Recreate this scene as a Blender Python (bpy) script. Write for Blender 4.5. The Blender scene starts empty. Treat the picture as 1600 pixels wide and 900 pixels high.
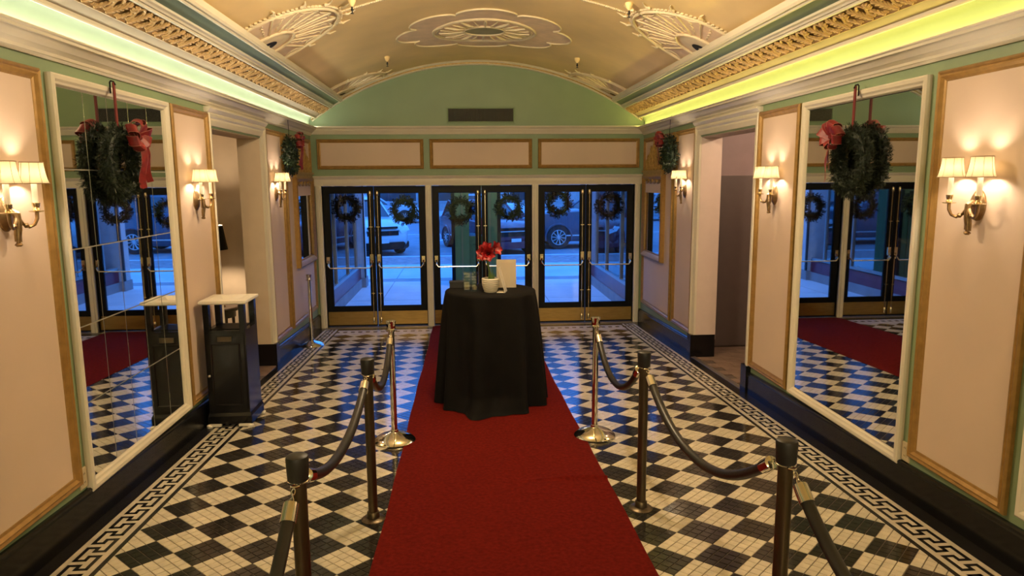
import bpy, math, random
from mathutils import Vector, Matrix
random.seed(7)
PI = math.pi
scn = bpy.context.scene
COL = scn.collection

# ------------------------------------------------------------------ camera, world, exposure
SF, YE, WL, WR = 0.03643, 10.249, -2.133, 2.627
CX = (WL + WR) / 2
CZ = 2.1288
def fz(Y): return SF * (YE - Y)

def setup_camera():
    p, y, r = 0.152782, 0.067893, 0.006786
    f = Vector((math.sin(y) * math.cos(p), math.cos(y) * math.cos(p), -math.sin(p)))
    rt = Vector((math.cos(y), -math.sin(y), 0))
    dn = f.cross(rt)
    rt2 = rt * math.cos(r) + dn * math.sin(r)
    dn2 = -rt * math.sin(r) + dn * math.cos(r)
    m = Matrix((rt2, -dn2, -f)).transposed().to_4x4()
    m.translation = Vector((0, 0, CZ))
    cd = bpy.data.cameras.new('camera')
    cd.sensor_width = 36.0
    cd.lens = 1097.7 / 1600 * 36.0
    cd.clip_start = 0.05
    cd.clip_end = 400
    c = bpy.data.objects.new('camera', cd)
    COL.objects.link(c)
    c.matrix_world = m
    scn.camera = c
setup_camera()

w = bpy.data.worlds.new('dusk_sky')
scn.world = w
w.use_nodes = True
bg = w.node_tree.nodes['Background']
bg.inputs[0].default_value = (0.055, 0.275, 1.0, 1)
bg.inputs[1].default_value = 1.2
vs = scn.view_settings
vs.view_transform = 'Standard'
vs.look = 'None'
vs.gamma = 1
vs.exposure = 1.42
vs.use_curve_mapping = False
SCONCE_W = 1.9
CEIL_FILL_W = 62.0  # power of the added ceiling fill lamp
LOBBY_FILL_W = 95.0  # power of each added fill globe behind the camera
COVE_L, COVE_R = 9.4, 10.6

# ------------------------------------------------------------------ materials
MATS = {}
def mat(name, col, rough=0.5, metal=0.0, var=0.06, scale=8.0, bump=0.0, bscale=60.0, rnd=0.0, spec=0.5, coat=0.0, sheen=0.0, stretch=None):
    m = bpy.data.materials.new(name); m.use_nodes = True
    nt = m.node_tree; N = nt.nodes; L = nt.links
    b = N['Principled BSDF']
    b.inputs['Roughness'].default_value = rough
    b.inputs['Metallic'].default_value = metal
    b.inputs['Specular IOR Level'].default_value = spec
    if coat: b.inputs['Coat Weight'].default_value = coat; b.inputs['Coat Roughness'].default_value = 0.1
    if sheen: b.inputs['Sheen Weight'].default_value = sheen
    tc = N.new('ShaderNodeTexCoord')
    src = tc.outputs['Object']
    if stretch:
        mp = N.new('ShaderNodeMapping'); mp.inputs['Scale'].default_value = stretch
        L.new(src, mp.inputs[0]); src = mp.outputs[0]
    nz = N.new('ShaderNodeTexNoise'); nz.inputs['Scale'].default_value = scale; nz.inputs['Detail'].default_value = 5
    L.new(src, nz.inputs['Vector'])
    mr = N.new('ShaderNodeMapRange')
    mr.inputs['From Min'].default_value = 0.3; mr.inputs['From Max'].default_value = 0.7
    mr.inputs['To Min'].default_value = 1 - var; mr.inputs['To Max'].default_value = 1 + var
    L.new(nz.outputs['Fac'], mr.inputs['Value'])
    val = mr.outputs[0]
    if rnd:
        oi = N.new('ShaderNodeObjectInfo')
        r2 = N.new('ShaderNodeMapRange'); r2.inputs['To Min'].default_value = 1 - rnd; r2.inputs['To Max'].default_value = 1 + rnd
        L.new(oi.outputs['Random'], r2.inputs['Value'])
        mu = N.new('ShaderNodeMath'); mu.operation = 'MULTIPLY'
        L.new(val, mu.inputs[0]); L.new(r2.outputs[0], mu.inputs[1]); val = mu.outputs[0]
    vm = N.new('ShaderNodeVectorMath'); vm.operation = 'SCALE'
    vm.inputs[0].default_value = col[:3]
    L.new(val, vm.inputs['Scale'])
    L.new(vm.outputs[0], b.inputs['Base Color'])
    if bump:
        n2 = N.new('ShaderNodeTexNoise'); n2.inputs['Scale'].default_value = bscale; n2.inputs['Detail'].default_value = 3
        L.new(src, n2.inputs['Vector'])
        bp = N.new('ShaderNodeBump'); bp.inputs['Strength'].default_value = bump; bp.inputs['Distance'].default_value = 0.01
        L.new(n2.outputs['Fac'], bp.inputs['Height']); L.new(bp.outputs[0], b.inputs['Normal'])
    MATS[name] = m
    return m

def emit_mat(name, col, strength):
    m = bpy.data.materials.new(name); m.use_nodes = True
    nt = m.node_tree; nt.nodes.remove(nt.nodes['Principled BSDF'])
    e = nt.nodes.new('ShaderNodeEmission'); e.inputs[0].default_value = (*col, 1); e.inputs[1].default_value = strength
    nt.links.new(e.outputs[0], nt.nodes['Material Output'].inputs[0])
    MATS[name] = m
    return m

def glass_mat(name, tint, gloss, groughness=0.0, gcol=(1, 1, 1)):
    m = bpy.data.materials.new(name); m.use_nodes = True
    nt = m.node_tree; N = nt.nodes; L = nt.links
    N.remove(N['Principled BSDF'])
    t = N.new('ShaderNodeBsdfTransparent'); t.inputs[0].default_value = (*tint, 1)
    g = N.new('ShaderNodeBsdfGlossy'); g.inputs['Roughness'].default_value = groughness; g.inputs[0].default_value = (*gcol, 1)
    mx = N.new('ShaderNodeMixShader'); mx.inputs[0].default_value = gloss
    L.new(t.outputs[0], mx.inputs[1]); L.new(g.outputs[0], mx.inputs[2]); L.new(mx.outputs[0], N['Material Output'].inputs[0])
    MATS[name] = m
    return m

def shade_mat(name, col, em):
    m = bpy.data.materials.new(name); m.use_nodes = True
    nt = m.node_tree; N = nt.nodes; L = nt.links
    N.remove(N['Principled BSDF'])
    d = N.new('ShaderNodeBsdfDiffuse'); d.inputs[0].default_value = (*col, 1)
    t = N.new('ShaderNodeBsdfTranslucent'); t.inputs[0].default_value = (*col, 1)
    mx = N.new('ShaderNodeMixShader'); mx.inputs[0].default_value = 0.6
    e = N.new('ShaderNodeEmission'); e.inputs[0].default_value = (1.0, 0.72, 0.34, 1); e.inputs[1].default_value = em
    ad = N.new('ShaderNodeAddShader')
    L.new(d.outputs[0], mx.inputs[1]); L.new(t.outputs[0], mx.inputs[2])
    L.new(mx.outputs[0], ad.inputs[0]); L.new(e.outputs[0], ad.inputs[1]); L.new(ad.outputs[0], N['Material Output'].inputs[0])
    MATS[name] = m
    return m

mat('green_paint', (0.225, 0.31, 0.18), 0.5, var=0.04, scale=2.5, bump=0.05, bscale=35)
mat('band_green', (0.15, 0.21, 0.13), 0.45, var=0.05, scale=3)
mat('pink_panel', (0.61, 0.475, 0.37), 0.6, var=0.035, scale=2.0, bump=0.03, bscale=25)
mat('cream', (0.66, 0.61, 0.49), 0.4, var=0.04, scale=4)
mat('gold', (0.34, 0.195, 0.055), 0.4, 0.3, var=0.15, scale=20)
mat('gilt', (0.40, 0.26, 0.08), 0.4, 0.5, var=0.3, scale=30)
mat('frieze_gold', (0.52, 0.34, 0.15), 0.5, 0.0, var=0.2, scale=26)
mat('frieze_ground_shaded', (0.30, 0.185, 0.075), 0.6, 0.0, var=0.2, scale=20)  # brown ground, darkened to stand for shade in the carved recesses
mat('black_gloss', (0.005, 0.005, 0.0055), 0.22, var=0.1, scale=3, spec=0.35)
mat('black_paint', (0.0028, 0.0026, 0.0027), 0.45, var=0.1, spec=0.18)
mat('vault', (0.86, 0.65, 0.32), 0.6, var=0.10, scale=1.6, bump=0.08, bscale=14)
mat('plaster_pink', (0.86, 0.66, 0.46), 0.6, var=0.10, scale=9, bump=0.08, bscale=40)
mat('fascia_brown_shaded', (0.27, 0.20, 0.13), 0.55, var=0.08, scale=6)  # plaster brown, darkened to stand for the unlit underside of the fascia
mat('plaster_cream', (0.82, 0.70, 0.48), 0.55, var=0.08, scale=9)
mat('plaster_green', (0.36, 0.33, 0.18), 0.55, var=0.1, scale=9)
mat('grout', (0.13, 0.105, 0.075), 0.8, var=0.2, scale=5)
mat('tile_white', (0.62, 0.56, 0.43), 0.14, var=0.13, scale=14, bump=0.035, bscale=18, spec=0.6, rnd=0.05)
mat('tile_black', (0.020, 0.0175, 0.0165), 0.13, var=0.35, scale=14, bump=0.035, bscale=18, spec=0.6, rnd=0.2)
mat('border_white', (0.58, 0.52, 0.41), 0.25, var=0.14, scale=12)
mat('border_black', (0.014, 0.013, 0.013), 0.25, var=0.2, scale=12)
mat('carpet_red', (0.125, 0.0085, 0.0055), 0.95, var=0.25, scale=45, bump=0.5, bscale=420, spec=0.05)
mat('brass', (0.46, 0.30, 0.09), 0.3, 0.95, var=0.12, scale=7, stretch=(1, 1, 6))
mat('bright_brass', (0.78, 0.66, 0.42), 0.22, 1.0, var=0.06)
mat('old_brass', (0.33, 0.22, 0.11), 0.36, 0.9, var=0.25, scale=30)
mat('bronze', (0.12, 0.092, 0.058), 0.36, 0.9, var=0.2, scale=10, stretch=(4, 4, 0.6))
mat('chrome', (0.72, 0.70, 0.66), 0.07, 1.0, var=0.02)
mat('cap_black', (0.016, 0.015, 0.014), 0.45, var=0.1)
mat('rope_vinyl', (0.016, 0.014, 0.013), 0.38, var=0.15, bump=0.08, bscale=50)
mat('rope_end', (0.10, 0.02, 0.015), 0.4, var=0.15)
mat('candle', (0.80, 0.76, 0.68), 0.4, var=0.03)
shade_mat('shade', (0.37, 0.325, 0.235), 0.10)
glass_mat('globe_glass', (0.92, 0.90, 0.85), 0.06, 0.2)
mat('shade_trim', (0.33, 0.22, 0.13), 0.6)
m_mirror = mat('mirror', (0.80, 0.82, 0.78), 0.015, 1.0, var=0.0)
mat('mirror_old', (0.62, 0.62, 0.60), 0.03, 1.0, var=0.05)
mat('dark', (0.006, 0.006, 0.006), 0.7)
mat('needles', (0.013, 0.024, 0.010), 0.6, var=0.5, scale=40)
mat('needles_dark', (0.004, 0.006, 0.004), 0.8, var=0.5, scale=40, spec=0.1)
mat('leaf_glossy', (0.022, 0.040, 0.020), 0.35, var=0.5, scale=30)
mat('ribbon', (0.20, 0.013, 0.012), 0.5, var=0.3, scale=30)
mat('ribbon_edge', (0.42, 0.16, 0.12), 0.45)
mat('strap', (0.16, 0.016, 0.014), 0.5, var=0.15)
mat('iron', (0.012, 0.012, 0.012), 0.4, 0.6)
mat('cloth_black', (0.0058, 0.0053, 0.0051), 0.85, var=0.2, scale=6, bump=0.06, bscale=300, spec=0.15)
mat('pot_white', (0.66, 0.61, 0.50), 0.4, var=0.03)
mat('stem_green', (0.10, 0.17, 0.04), 0.45, var=0.15)
mat('petal', (0.26, 0.005, 0.007), 0.45, var=0.3, scale=25)
mat('flower_dark', (0.05, 0.002, 0.004), 0.6)
glass_mat('clear_glass', (0.86, 0.90, 0.94), 0.16)
glass_mat('door_glass', (0.90, 0.95, 1.0), 0.022)
mat('card', (0.40, 0.34, 0.25), 0.6, var=0.02)
mat('white_plastic', (0.72, 0.68, 0.58), 0.4, var=0.04)
mat('outlet_cream', (0.55, 0.46, 0.30), 0.4, var=0.03)
mat('wax', (0.40, 0.30, 0.13), 0.6, var=0.2)
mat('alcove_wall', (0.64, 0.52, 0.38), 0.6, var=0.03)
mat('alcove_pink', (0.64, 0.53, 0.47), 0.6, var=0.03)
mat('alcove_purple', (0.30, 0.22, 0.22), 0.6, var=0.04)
mat('brown_door', (0.115, 0.088, 0.080), 0.5, var=0.05)
mat('stone_tile', (0.22, 0.155, 0.115), 0.4, var=0.35, scale=9, bump=0.08, rnd=0.12)
mat('stone_grout', (0.12, 0.09, 0.07), 0.8)
mat('dark_wood', (0.06, 0.035, 0.022), 0.4, var=0.25, scale=20)
mat('vent_grey', (0.17, 0.165, 0.13), 0.5)
mat('seam_grey', (0.42, 0.40, 0.34), 0.7)
mat('steel', (0.45, 0.42, 0.38), 0.35, 0.9)
emit_mat('led_left', (1.0, 0.98, 0.74), COVE_L)
emit_mat('led_right', (1.0, 0.82, 0.19), COVE_R)
# street
mat('concrete', (0.60, 0.60, 0.60), 0.7, var=0.10, scale=1.3, bump=0.1, bscale=30)
mat('concrete_dark', (0.30, 0.29, 0.30), 0.7, var=0.1, scale=3)
mat('asphalt', (0.26, 0.26, 0.28), 0.8, var=0.15, scale=2)
mat('brick_paver', (0.40, 0.27, 0.26), 0.8, var=0.3, scale=6)
mat('road_line', (0.8, 0.8, 0.8), 0.7, var=0.05)
mat('maroon', (0.17, 0.022, 0.045), 0.3, var=0.15, scale=5)
mat('aluminium', (0.42, 0.42, 0.42), 0.35, 0.8)
glass_mat('shop_glass', (0.25, 0.27, 0.30), 0.35)
mat('booth_green', (0.085, 0.115, 0.022), 0.45, var=0.06)
mat('booth_light', (0.13, 0.165, 0.035), 0.45, var=0.06)
mat('booth_gold', (0.23, 0.19, 0.06), 0.4, 0.3)
mat('stucco', (0.55, 0.55, 0.55), 0.7, var=0.08)
mat('car_white', (0.75, 0.75, 0.75), 0.25, coat=0.6, var=0.01)
mat('car_red', (0.16, 0.018, 0.030), 0.25, coat=0.7, var=0.02)
mat('car_blue', (0.055, 0.075, 0.11), 0.28, coat=0.7, var=0.02)
mat('car_silver', (0.48, 0.50, 0.52), 0.3, 0.3, coat=0.5, var=0.02)
mat('car_glass', (0.03, 0.04, 0.05), 0.05, var=0.0, spec=0.9)
mat('tyre', (0.02, 0.02, 0.02), 0.8)
mat('alloy', (0.62, 0.62, 0.62), 0.3, 0.7)
mat('lamp_clear', (0.75, 0.78, 0.80), 0.1, var=0.02)
mat('bldg', (0.34, 0.32, 0.31), 0.8, var=0.12)
mat('sign_red', (0.35, 0.02, 0.03), 0.5)
mat('paper', (0.7, 0.7, 0.7), 0.7)

# ------------------------------------------------------------------ mesh helpers
class MB:
    def __init__(s): s.v = []; s.f = []; s.mi = []; s.cur = 0
    def add(s, verts, faces):
        o = len(s.v); s.v += [tuple(p) for p in verts]
        for f in faces: s.f.append(tuple(i + o for i in f)); s.mi.append(s.cur)
        return s
    def box(s, x0, x1, y0, y1, z0, z1):
        x0, x1 = min(x0, x1), max(x0, x1); y0, y1 = min(y0, y1), max(y0, y1); z0, z1 = min(z0, z1), max(z0, z1)
        v = [(x0,y0,z0),(x1,y0,z0),(x1,y1,z0),(x0,y1,z0),(x0,y0,z1),(x1,y0,z1),(x1,y1,z1),(x0,y1,z1)]
        return s.add(v, [(3,2,1,0),(4,5,6,7),(0,1,5,4),(1,2,6,5),(2,3,7,6),(3,0,4,7)])
    def hexa(s, b, t):   # bottom quad, top quad (both ccw from above)
        return s.add(list(b) + list(t), [(3,2,1,0),(4,5,6,7),(0,1,5,4),(1,2,6,5),(2,3,7,6),(3,0,4,7)])
    def tube(s, path, r, n=8, caps=True, closed=False):
        P = [Vector(p) for p in path]; k = len(P)
        rr = r if isinstance(r, (list, tuple)) else [r] * k
        t0 = (P[1] - P[0]).normalized()
        up = Vector((0, 0, 1)) if abs(t0.z) < 0.9 else Vector((1, 0, 0))
        nrm = (up - t0 * up.dot(t0)).normalized()
        vs_ = []; fs = []
        for i in range(k):
            if closed: t = (P[(i + 1) % k] - P[i - 1])
            else: t = P[min(i + 1, k - 1)] - P[max(i - 1, 0)]
            t = t.normalized() if t.length > 1e-9 else t0
            nrm = (nrm - t * nrm.dot(t)); nrm = nrm.normalized() if nrm.length > 1e-6 else t.orthogonal().normalized()
            bn = t.cross(nrm)
            for j in range(n):
                a = 2 * PI * j / n
                vs_.append(P[i] + (nrm * math.cos(a) + bn * math.sin(a)) * rr[i])
        for i in range(k if closed else k - 1):
            i2 = (i + 1) % k
            for j in range(n):
                j2 = (j + 1) % n
                fs.append((i*n+j, i*n+j2, i2*n+j2, i2*n+j))
        if caps and not closed:
            fs.append(tuple(range(n))[::-1]); fs.append(tuple((k-1)*n + j for j in range(n)))
        return s.add(vs_, fs)
    def lathe(s, prof, n=24, c=(0, 0, 0), fn=None, capb=True, capt=True):
        vs_ = []; fs = []; k = len(prof)
        for i, (r, z) in enumerate(prof):
            for j in range(n):
                a = 2 * PI * j / n
                q = r * (fn(a, i) if fn else 1)
                vs_.append((c[0] + q * math.cos(a), c[1] + q * math.sin(a), c[2] + z))
        for i in range(k - 1):
            for j in range(n):
                j2 = (j + 1) % n
                fs.append((i*n+j, i*n+j2, (i+1)*n+j2, (i+1)*n+j))
        if capb: fs.append(tuple(range(n))[::-1])
        if capt: fs.append(tuple((k-1)*n + j for j in range(n)))
        return s.add(vs_, fs)
    def grid(s, fn, nu, nv, closed_u=False):
        vs_ = [fn(i / nu, j / nv) for i in range(nu + (0 if closed_u else 1)) for j in range(nv + 1)]
        m = nv + 1; fs = []; tot = nu if closed_u else nu + 1
        for i in range(nu):
            i2 = (i + 1) % tot
            for j in range(nv): fs.append((i*m+j, i2*m+j, i2*m+j+1, i*m+j+1))
        return s.add(vs_, fs)
    def loops(s, L, closed=True, cap0=False, cap1=False):   # connect vertex loops
        n = len(L[0]); vs_ = [p for l in L for p in l]; fs = []
        for i in range(len(L) - 1):
            for j in range(n if closed else n - 1):
                j2 = (j + 1) % n
                fs.append((i*n+j, i*n+j2, (i+1)*n+j2, (i+1)*n+j))
        if cap0: fs.append(tuple(range(n))[::-1])
        if cap1: fs.append(tuple((len(L)-1)*n + j for j in range(n)))
        return s.add(vs_, fs)
    def mesh(s, name, mats, smooth=False, angle=38):
        me = bpy.data.meshes.new(name)
        me.from_pydata(s.v, [], s.f)
        for m in (mats if isinstance(mats, (list, tuple)) else [mats]): me.materials.append(MATS[m])
        if isinstance(mats, (list, tuple)): me.polygons.foreach_set('material_index', s.mi)
        me.update()
        if smooth:
            me.polygons.foreach_set('use_smooth', [True] * len(me.polygons))
            me.set_sharp_from_angle(angle=math.radians(angle))
        import bmesh
        bm = bmesh.new(); bm.from_mesh(me); bmesh.ops.recalc_face_normals(bm, faces=bm.faces); bm.to_mesh(me); bm.free()
        return me
    def build(s, name, mats, parent=None, smooth=False, angle=38):
        return put(name, s.mesh(name, mats, smooth, angle), parent)

def put(name, me, parent=None, loc=None, rot=None, sc=None):
    o = bpy.data.objects.new(name, me); COL.objects.link(o)
    if parent is not None: o.parent = parent
    if loc is not None: o.location = loc
    if rot is not None: o.rotation_euler = rot
    if sc is not None: o.scale = sc
    return o
def tag(o, label=None, cat=None, group=None, kind=None):
    if label: o['label'] = label
    if cat: o['category'] = cat
    if group: o['group'] = group
    if kind: o['kind'] = kind
    return o
def thing(name, label, cat, loc=(0, 0, 0), rz=0, group=None):
    o = bpy.data.objects.new(name, None); COL.objects.link(o)
    o.empty_display_size = 0.1
    o.location = loc; o.rotation_euler = (0, 0, rz)
    return tag(o, label, cat, group)
def struct(o, label, cat): return tag(o, label, cat, kind='structure')
def copy_tree(o, parent=None):
    c = o.copy(); COL.objects.link(c); c.parent = parent
    for ch in list(o.children): copy_tree(ch, c)
    return c
def SX(side, d): return WL + d if side < 0 else WR - d
def wallmap(side): return lambda a, b, d: (SX(side, d), a, b)
def endmap(a, b, d): return (a, YE - d, b)
def frame_loops(mb, mp, a0, a1, b0, b1, prof):
    L = []
    for i, d in prof:
        L.append([mp(a0+i, b0+i, d), mp(a1-i, b0+i, d), mp(a1-i, b1-i, d), mp(a0+i, b1-i, d)])
    return mb.loops(L)
def u_casing(mb, mp, a0, a1, b0f, b1, prof):   # inverted U, floor height function b0f(a)
    L = []
    for i, d in prof:
        L.append([mp(a0+i, b0f(a0), d), mp(a0+i, b1-i, d), mp(a1-i, b1-i, d), mp(a1-i, b0f(a1), d)])
    return mb.loops(L, closed=False)
GOLD_PROF = [(0,0),(0,.020),(.010,.030),(.022,.024),(.032,.028),(.046,.014),(.058,.010),(.060,.003)]
WHITE_PROF = [(0,0),(0,.032),(.010,.040),(.028,.036),(.040,.026),(.052,.022),(.060,.010),(.062,.002)]

# ------------------------------------------------------------------ floor
def build_floor():
    Y0 = -2.5
    mb = MB()
    mb.box(WL - 0.03, WR + 0.03, -7.0 - YE, 0.06, -0.12, 0)
    fl = mb.build('floor', 'grout')
    fl.location = (0, YE, 0); fl.rotation_euler = (-math.atan(SF), 0, 0)
    struct(fl, 'black and white checkered tile floor with a greek key border', 'floor')
    XL, XR = -1.8046, 2.2812
    d = .2873; dx = (XR - XL) / 14; D = 9.4925
    def half(poly_clip):
        mb = MB(); g = 0.0021; h = 0.0034
        for i in range(4):
            for j in range(4):
                def pt(a, b):   # tile-square coords 0..1 -> diamond
                    return ((a - b) * dx / 2, (a + b - 1) * d / 2)
                e = g / 0.203
                a0, a1, b0, b1 = i/4 + e, (i+1)/4 - e, j/4 + e, (j+1)/4 - e
                q = [pt(a0,b0), pt(a1,b0), pt(a1,b1), pt(a0,b1)]
                q = clip(q, poly_clip)
                if len(q) < 3: continue
                cx = sum(p[0] for p in q)/len(q); cy = sum(p[1] for p in q)/len(q)
                top = [(cx + (p[0]-cx)*0.965, cy + (p[1]-cy)*0.965, h) for p in q]
                bot = [(p[0], p[1], 0.0005) for p in q]
                n = len(q)
                mb.add(bot + top, [tuple(range(n, 2*n))] + [(k, (k+1) % n, n+(k+1) % n, n+k) for k in range(n)])
        return mb
    def clip(q, pc):
        if pc is None: return q
        ax, s = pc   # axis, sign: keep s*coord >= 0
        out = []
        for k in range(len(q)):
            p, r = q[k], q[(k+1) % len(q)]
            fp, fr = s*p[ax], s*r[ax]
            if fp >= 0: out.append(p)
            if fp*fr < 0:
                t = fp/(fp-fr); out.append((p[0]+(r[0]-p[0])*t, p[1]+(r[1]-p[1])*t))
        return out
    proto = {None: half(None), 'l': half((0, 1)), 'r': half((0, -1)), 't': half((1, -1))}
    meshes = {}
    def gm(kind, c):
        if (kind, c) not in meshes: meshes[(kind, c)] = proto[kind].mesh('floor_tile', c)
        return meshes[(kind, c)]
    tiles = []
    nrow = int((D - Y0) / (d / 2))
    for r in range(-1, nrow):
        Y = D - r * d / 2
        if Y < Y0 + 0.16: continue
        black = (r % 2 == 0)
        if black: cols = [(XL + dx/2 + k*dx, None) for k in range(14)]
        else: cols = [(XL + k*dx, 'l' if k == 0 else ('r' if k == 14 else None)) for k in range(15)]
        for X, kind in cols:
            if X - dx/2 > -0.47 and X + dx/2 < 0.87: continue
            if r == -1:
                if kind: continue
                kind = 't'
            tiles.append((X, Y, kind, 'tile_black' if black else 'tile_white'))
    def vis(X, Y):
        u = 0.0678
        dep = Y * math.cos(u) + X * math.sin(u); lat = X * math.cos(u) - Y * math.sin(u)
        hgt = fz(Y) - CZ
        p = .15278
        zf = dep * math.cos(p) - hgt * math.sin(p); dn = -(hgt * math.cos(p) + dep * math.sin(p))
        if zf < 0.3: return None
        px, py = 800 + 1097.7 * lat / zf, 450 + 1097.7 * dn / zf
        return zf if (-20 < px < 1620 and py < 905) else None
    cand = sorted([(vis(t[0], t[1]), i) for i, t in enumerate(tiles) if vis(t[0], t[1])])
    near = set(i for _, i in cand[:300])
    stuff = MB()
    for i, (X, Y, kind, c) in enumerate(tiles):
        if i in near:
            put('floor_tile', gm(kind, c), fl, (X, Y - YE, 0))
        else:
            stuff.cur = 0 if c == 'tile_black' else 1
            p = proto[kind]
            stuff.add([(v[0] + X, v[1] + Y - YE, v[2]) for v in p.v], p.f)
    tag(stuff.build('far_floor_tiles', ['tile_black', 'tile_white'], fl), 'checkered floor tiles farther off', kind='stuff')
    # borders: distances from wall
    for side in (-1, 1):
        s = -side
        X0 = WL if side < 0 else WR
        def sx(a): return X0 + s * a
        tipd = abs((XL if side < 0 else XR) - X0)
        def strip(name, a, b, m, h, y1=10.08):
            q = MB(); q.box(sx(a), sx(b), Y0 - YE, y1 - YE, 0.0003, h); return q.build(name, m, fl)
        strip('border_strip', tipd - .027, tipd - .002, 'border_black', .0032)
        strip('border_strip', tipd - .057, tipd - .029, 'border_white', .0032)
        strip('border_bed', tipd - .188, tipd - .059, 'border_white', .0024)
        strip('border_strip', tipd - .216, tipd - .190, 'border_white', .0032)
        strip('border_strip', 0.03, tipd - .218, 'border_black', .0030, 10.2)
        # meander: t along +Y, u across from outer to inner
        T = .1835; wd = .0205; U = .123
        def rect(q, t0, t1, u0, u1):
            a = tipd - .188 + .004 + u0; b = tipd - .188 + .004 + u1
            x0, x1 = s * a, s * b
            q.box(x0, x1, t0, t1, 0.0008, .0036)
        q = MB(); uo, ui, um = 0, U - wd, U/2 - wd/2
        t83, t52, t135 = .83*T, .50*T, 1.33*T
        rect(q, 0, t83, uo, uo+wd); rect(q, t83-wd, t83, uo, um+wd); rect(q, t52, t83, um, um+wd)
        rect(q, t52, t52+wd, um, ui+wd); rect(q, t52, t135, ui, ui+wd); rect(q, t135-wd, t135, um, ui+wd)
        rect(q, T, t135, um, um+wd); rect(q, T, T+wd, uo, um+wd)
        me = q.mesh('greek_key', 'border_black')
        y = 9.83
        while y > 1.2:
            put('greek_key', me, fl, (X0, y - YE, 0)); y -= T
    # far border by the doors
    q = MB(); q.box(XL - .06, XR + .06, 9.64 - YE, 9.985 - YE, 0.0003, .0028); q.build('border_bed', 'border_white', fl)
    q = MB()
    x = XL - .02
    while x < XR + .02:
        q.box(x, x + .055, 9.80 - YE, 9.87 - YE, .001, .0036); x += .105
    tag(q.build('border_dots', 'border_black', fl), 'row of small black border tiles', kind='stuff')
    q = MB(); q.box(XL - .06, XR + .06, 10.0 - YE, 10.15 - YE, 0.0003, .003); q.build('border_strip', 'border_black', fl)
    q = MB(); q.box(WL + .1, WR - .1, 10.16 - YE, 10.31 - YE, 0.0003, .008); q.build('door_sill', 'steel', fl)
build_floor()

# carpet runner
def build_carpet():
    def f(u, v):
        Y = 0.9 + u * 9.3
        x0 = -.475; x1 = .885 + (.035 * max(0, 1 - (Y - .9) / 4))
        X = x0 + (x1 - x0) * v
        e = 0.004 * math.sin(Y * 1.7) + 0.003 * math.sin(Y * 5.1 + 1)
        X += e
        z = fz(Y) + .010
        yr = 4.22 + .02 * math.sin(X * 3)
        amp = .022 * max(0, min(1, (X - .35) / .3))
        z += amp * math.exp(-((Y - yr) / .016) ** 2)
        if v in (0, 1): z -= .003
        return (X, Y, z)
    mb = MB()
    nu, nv = 900, 16
    mb.grid(f, nu, nv)
    top = list(mb.v); n = len(top); m = nv + 1
    mb.v += [(x, y, fz(y) + .0038) for x, y, z in top]
    for i in range(nu):
        for e, fl in ((0, 0), (nv, 1)):
            a, b = i*m+e, (i+1)*m+e
            mb.f.append((a, b, b+n, a+n) if fl else (b, a, a+n, b+n)); mb.mi.append(0)
    for j in range(nv):
        mb.f.append((j, j+1, j+1+n, j+n)); mb.mi.append(0)
        a = nu*m + j; mb.f.append((a, a+1, a+1+n, a+n)); mb.mi.append(0)
    o = mb.build('carpet_runner', 'carpet_red', smooth=True)
    tag(o, 'long dark red carpet runner leading to the middle doors', 'carpet')
build_carpet()

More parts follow.
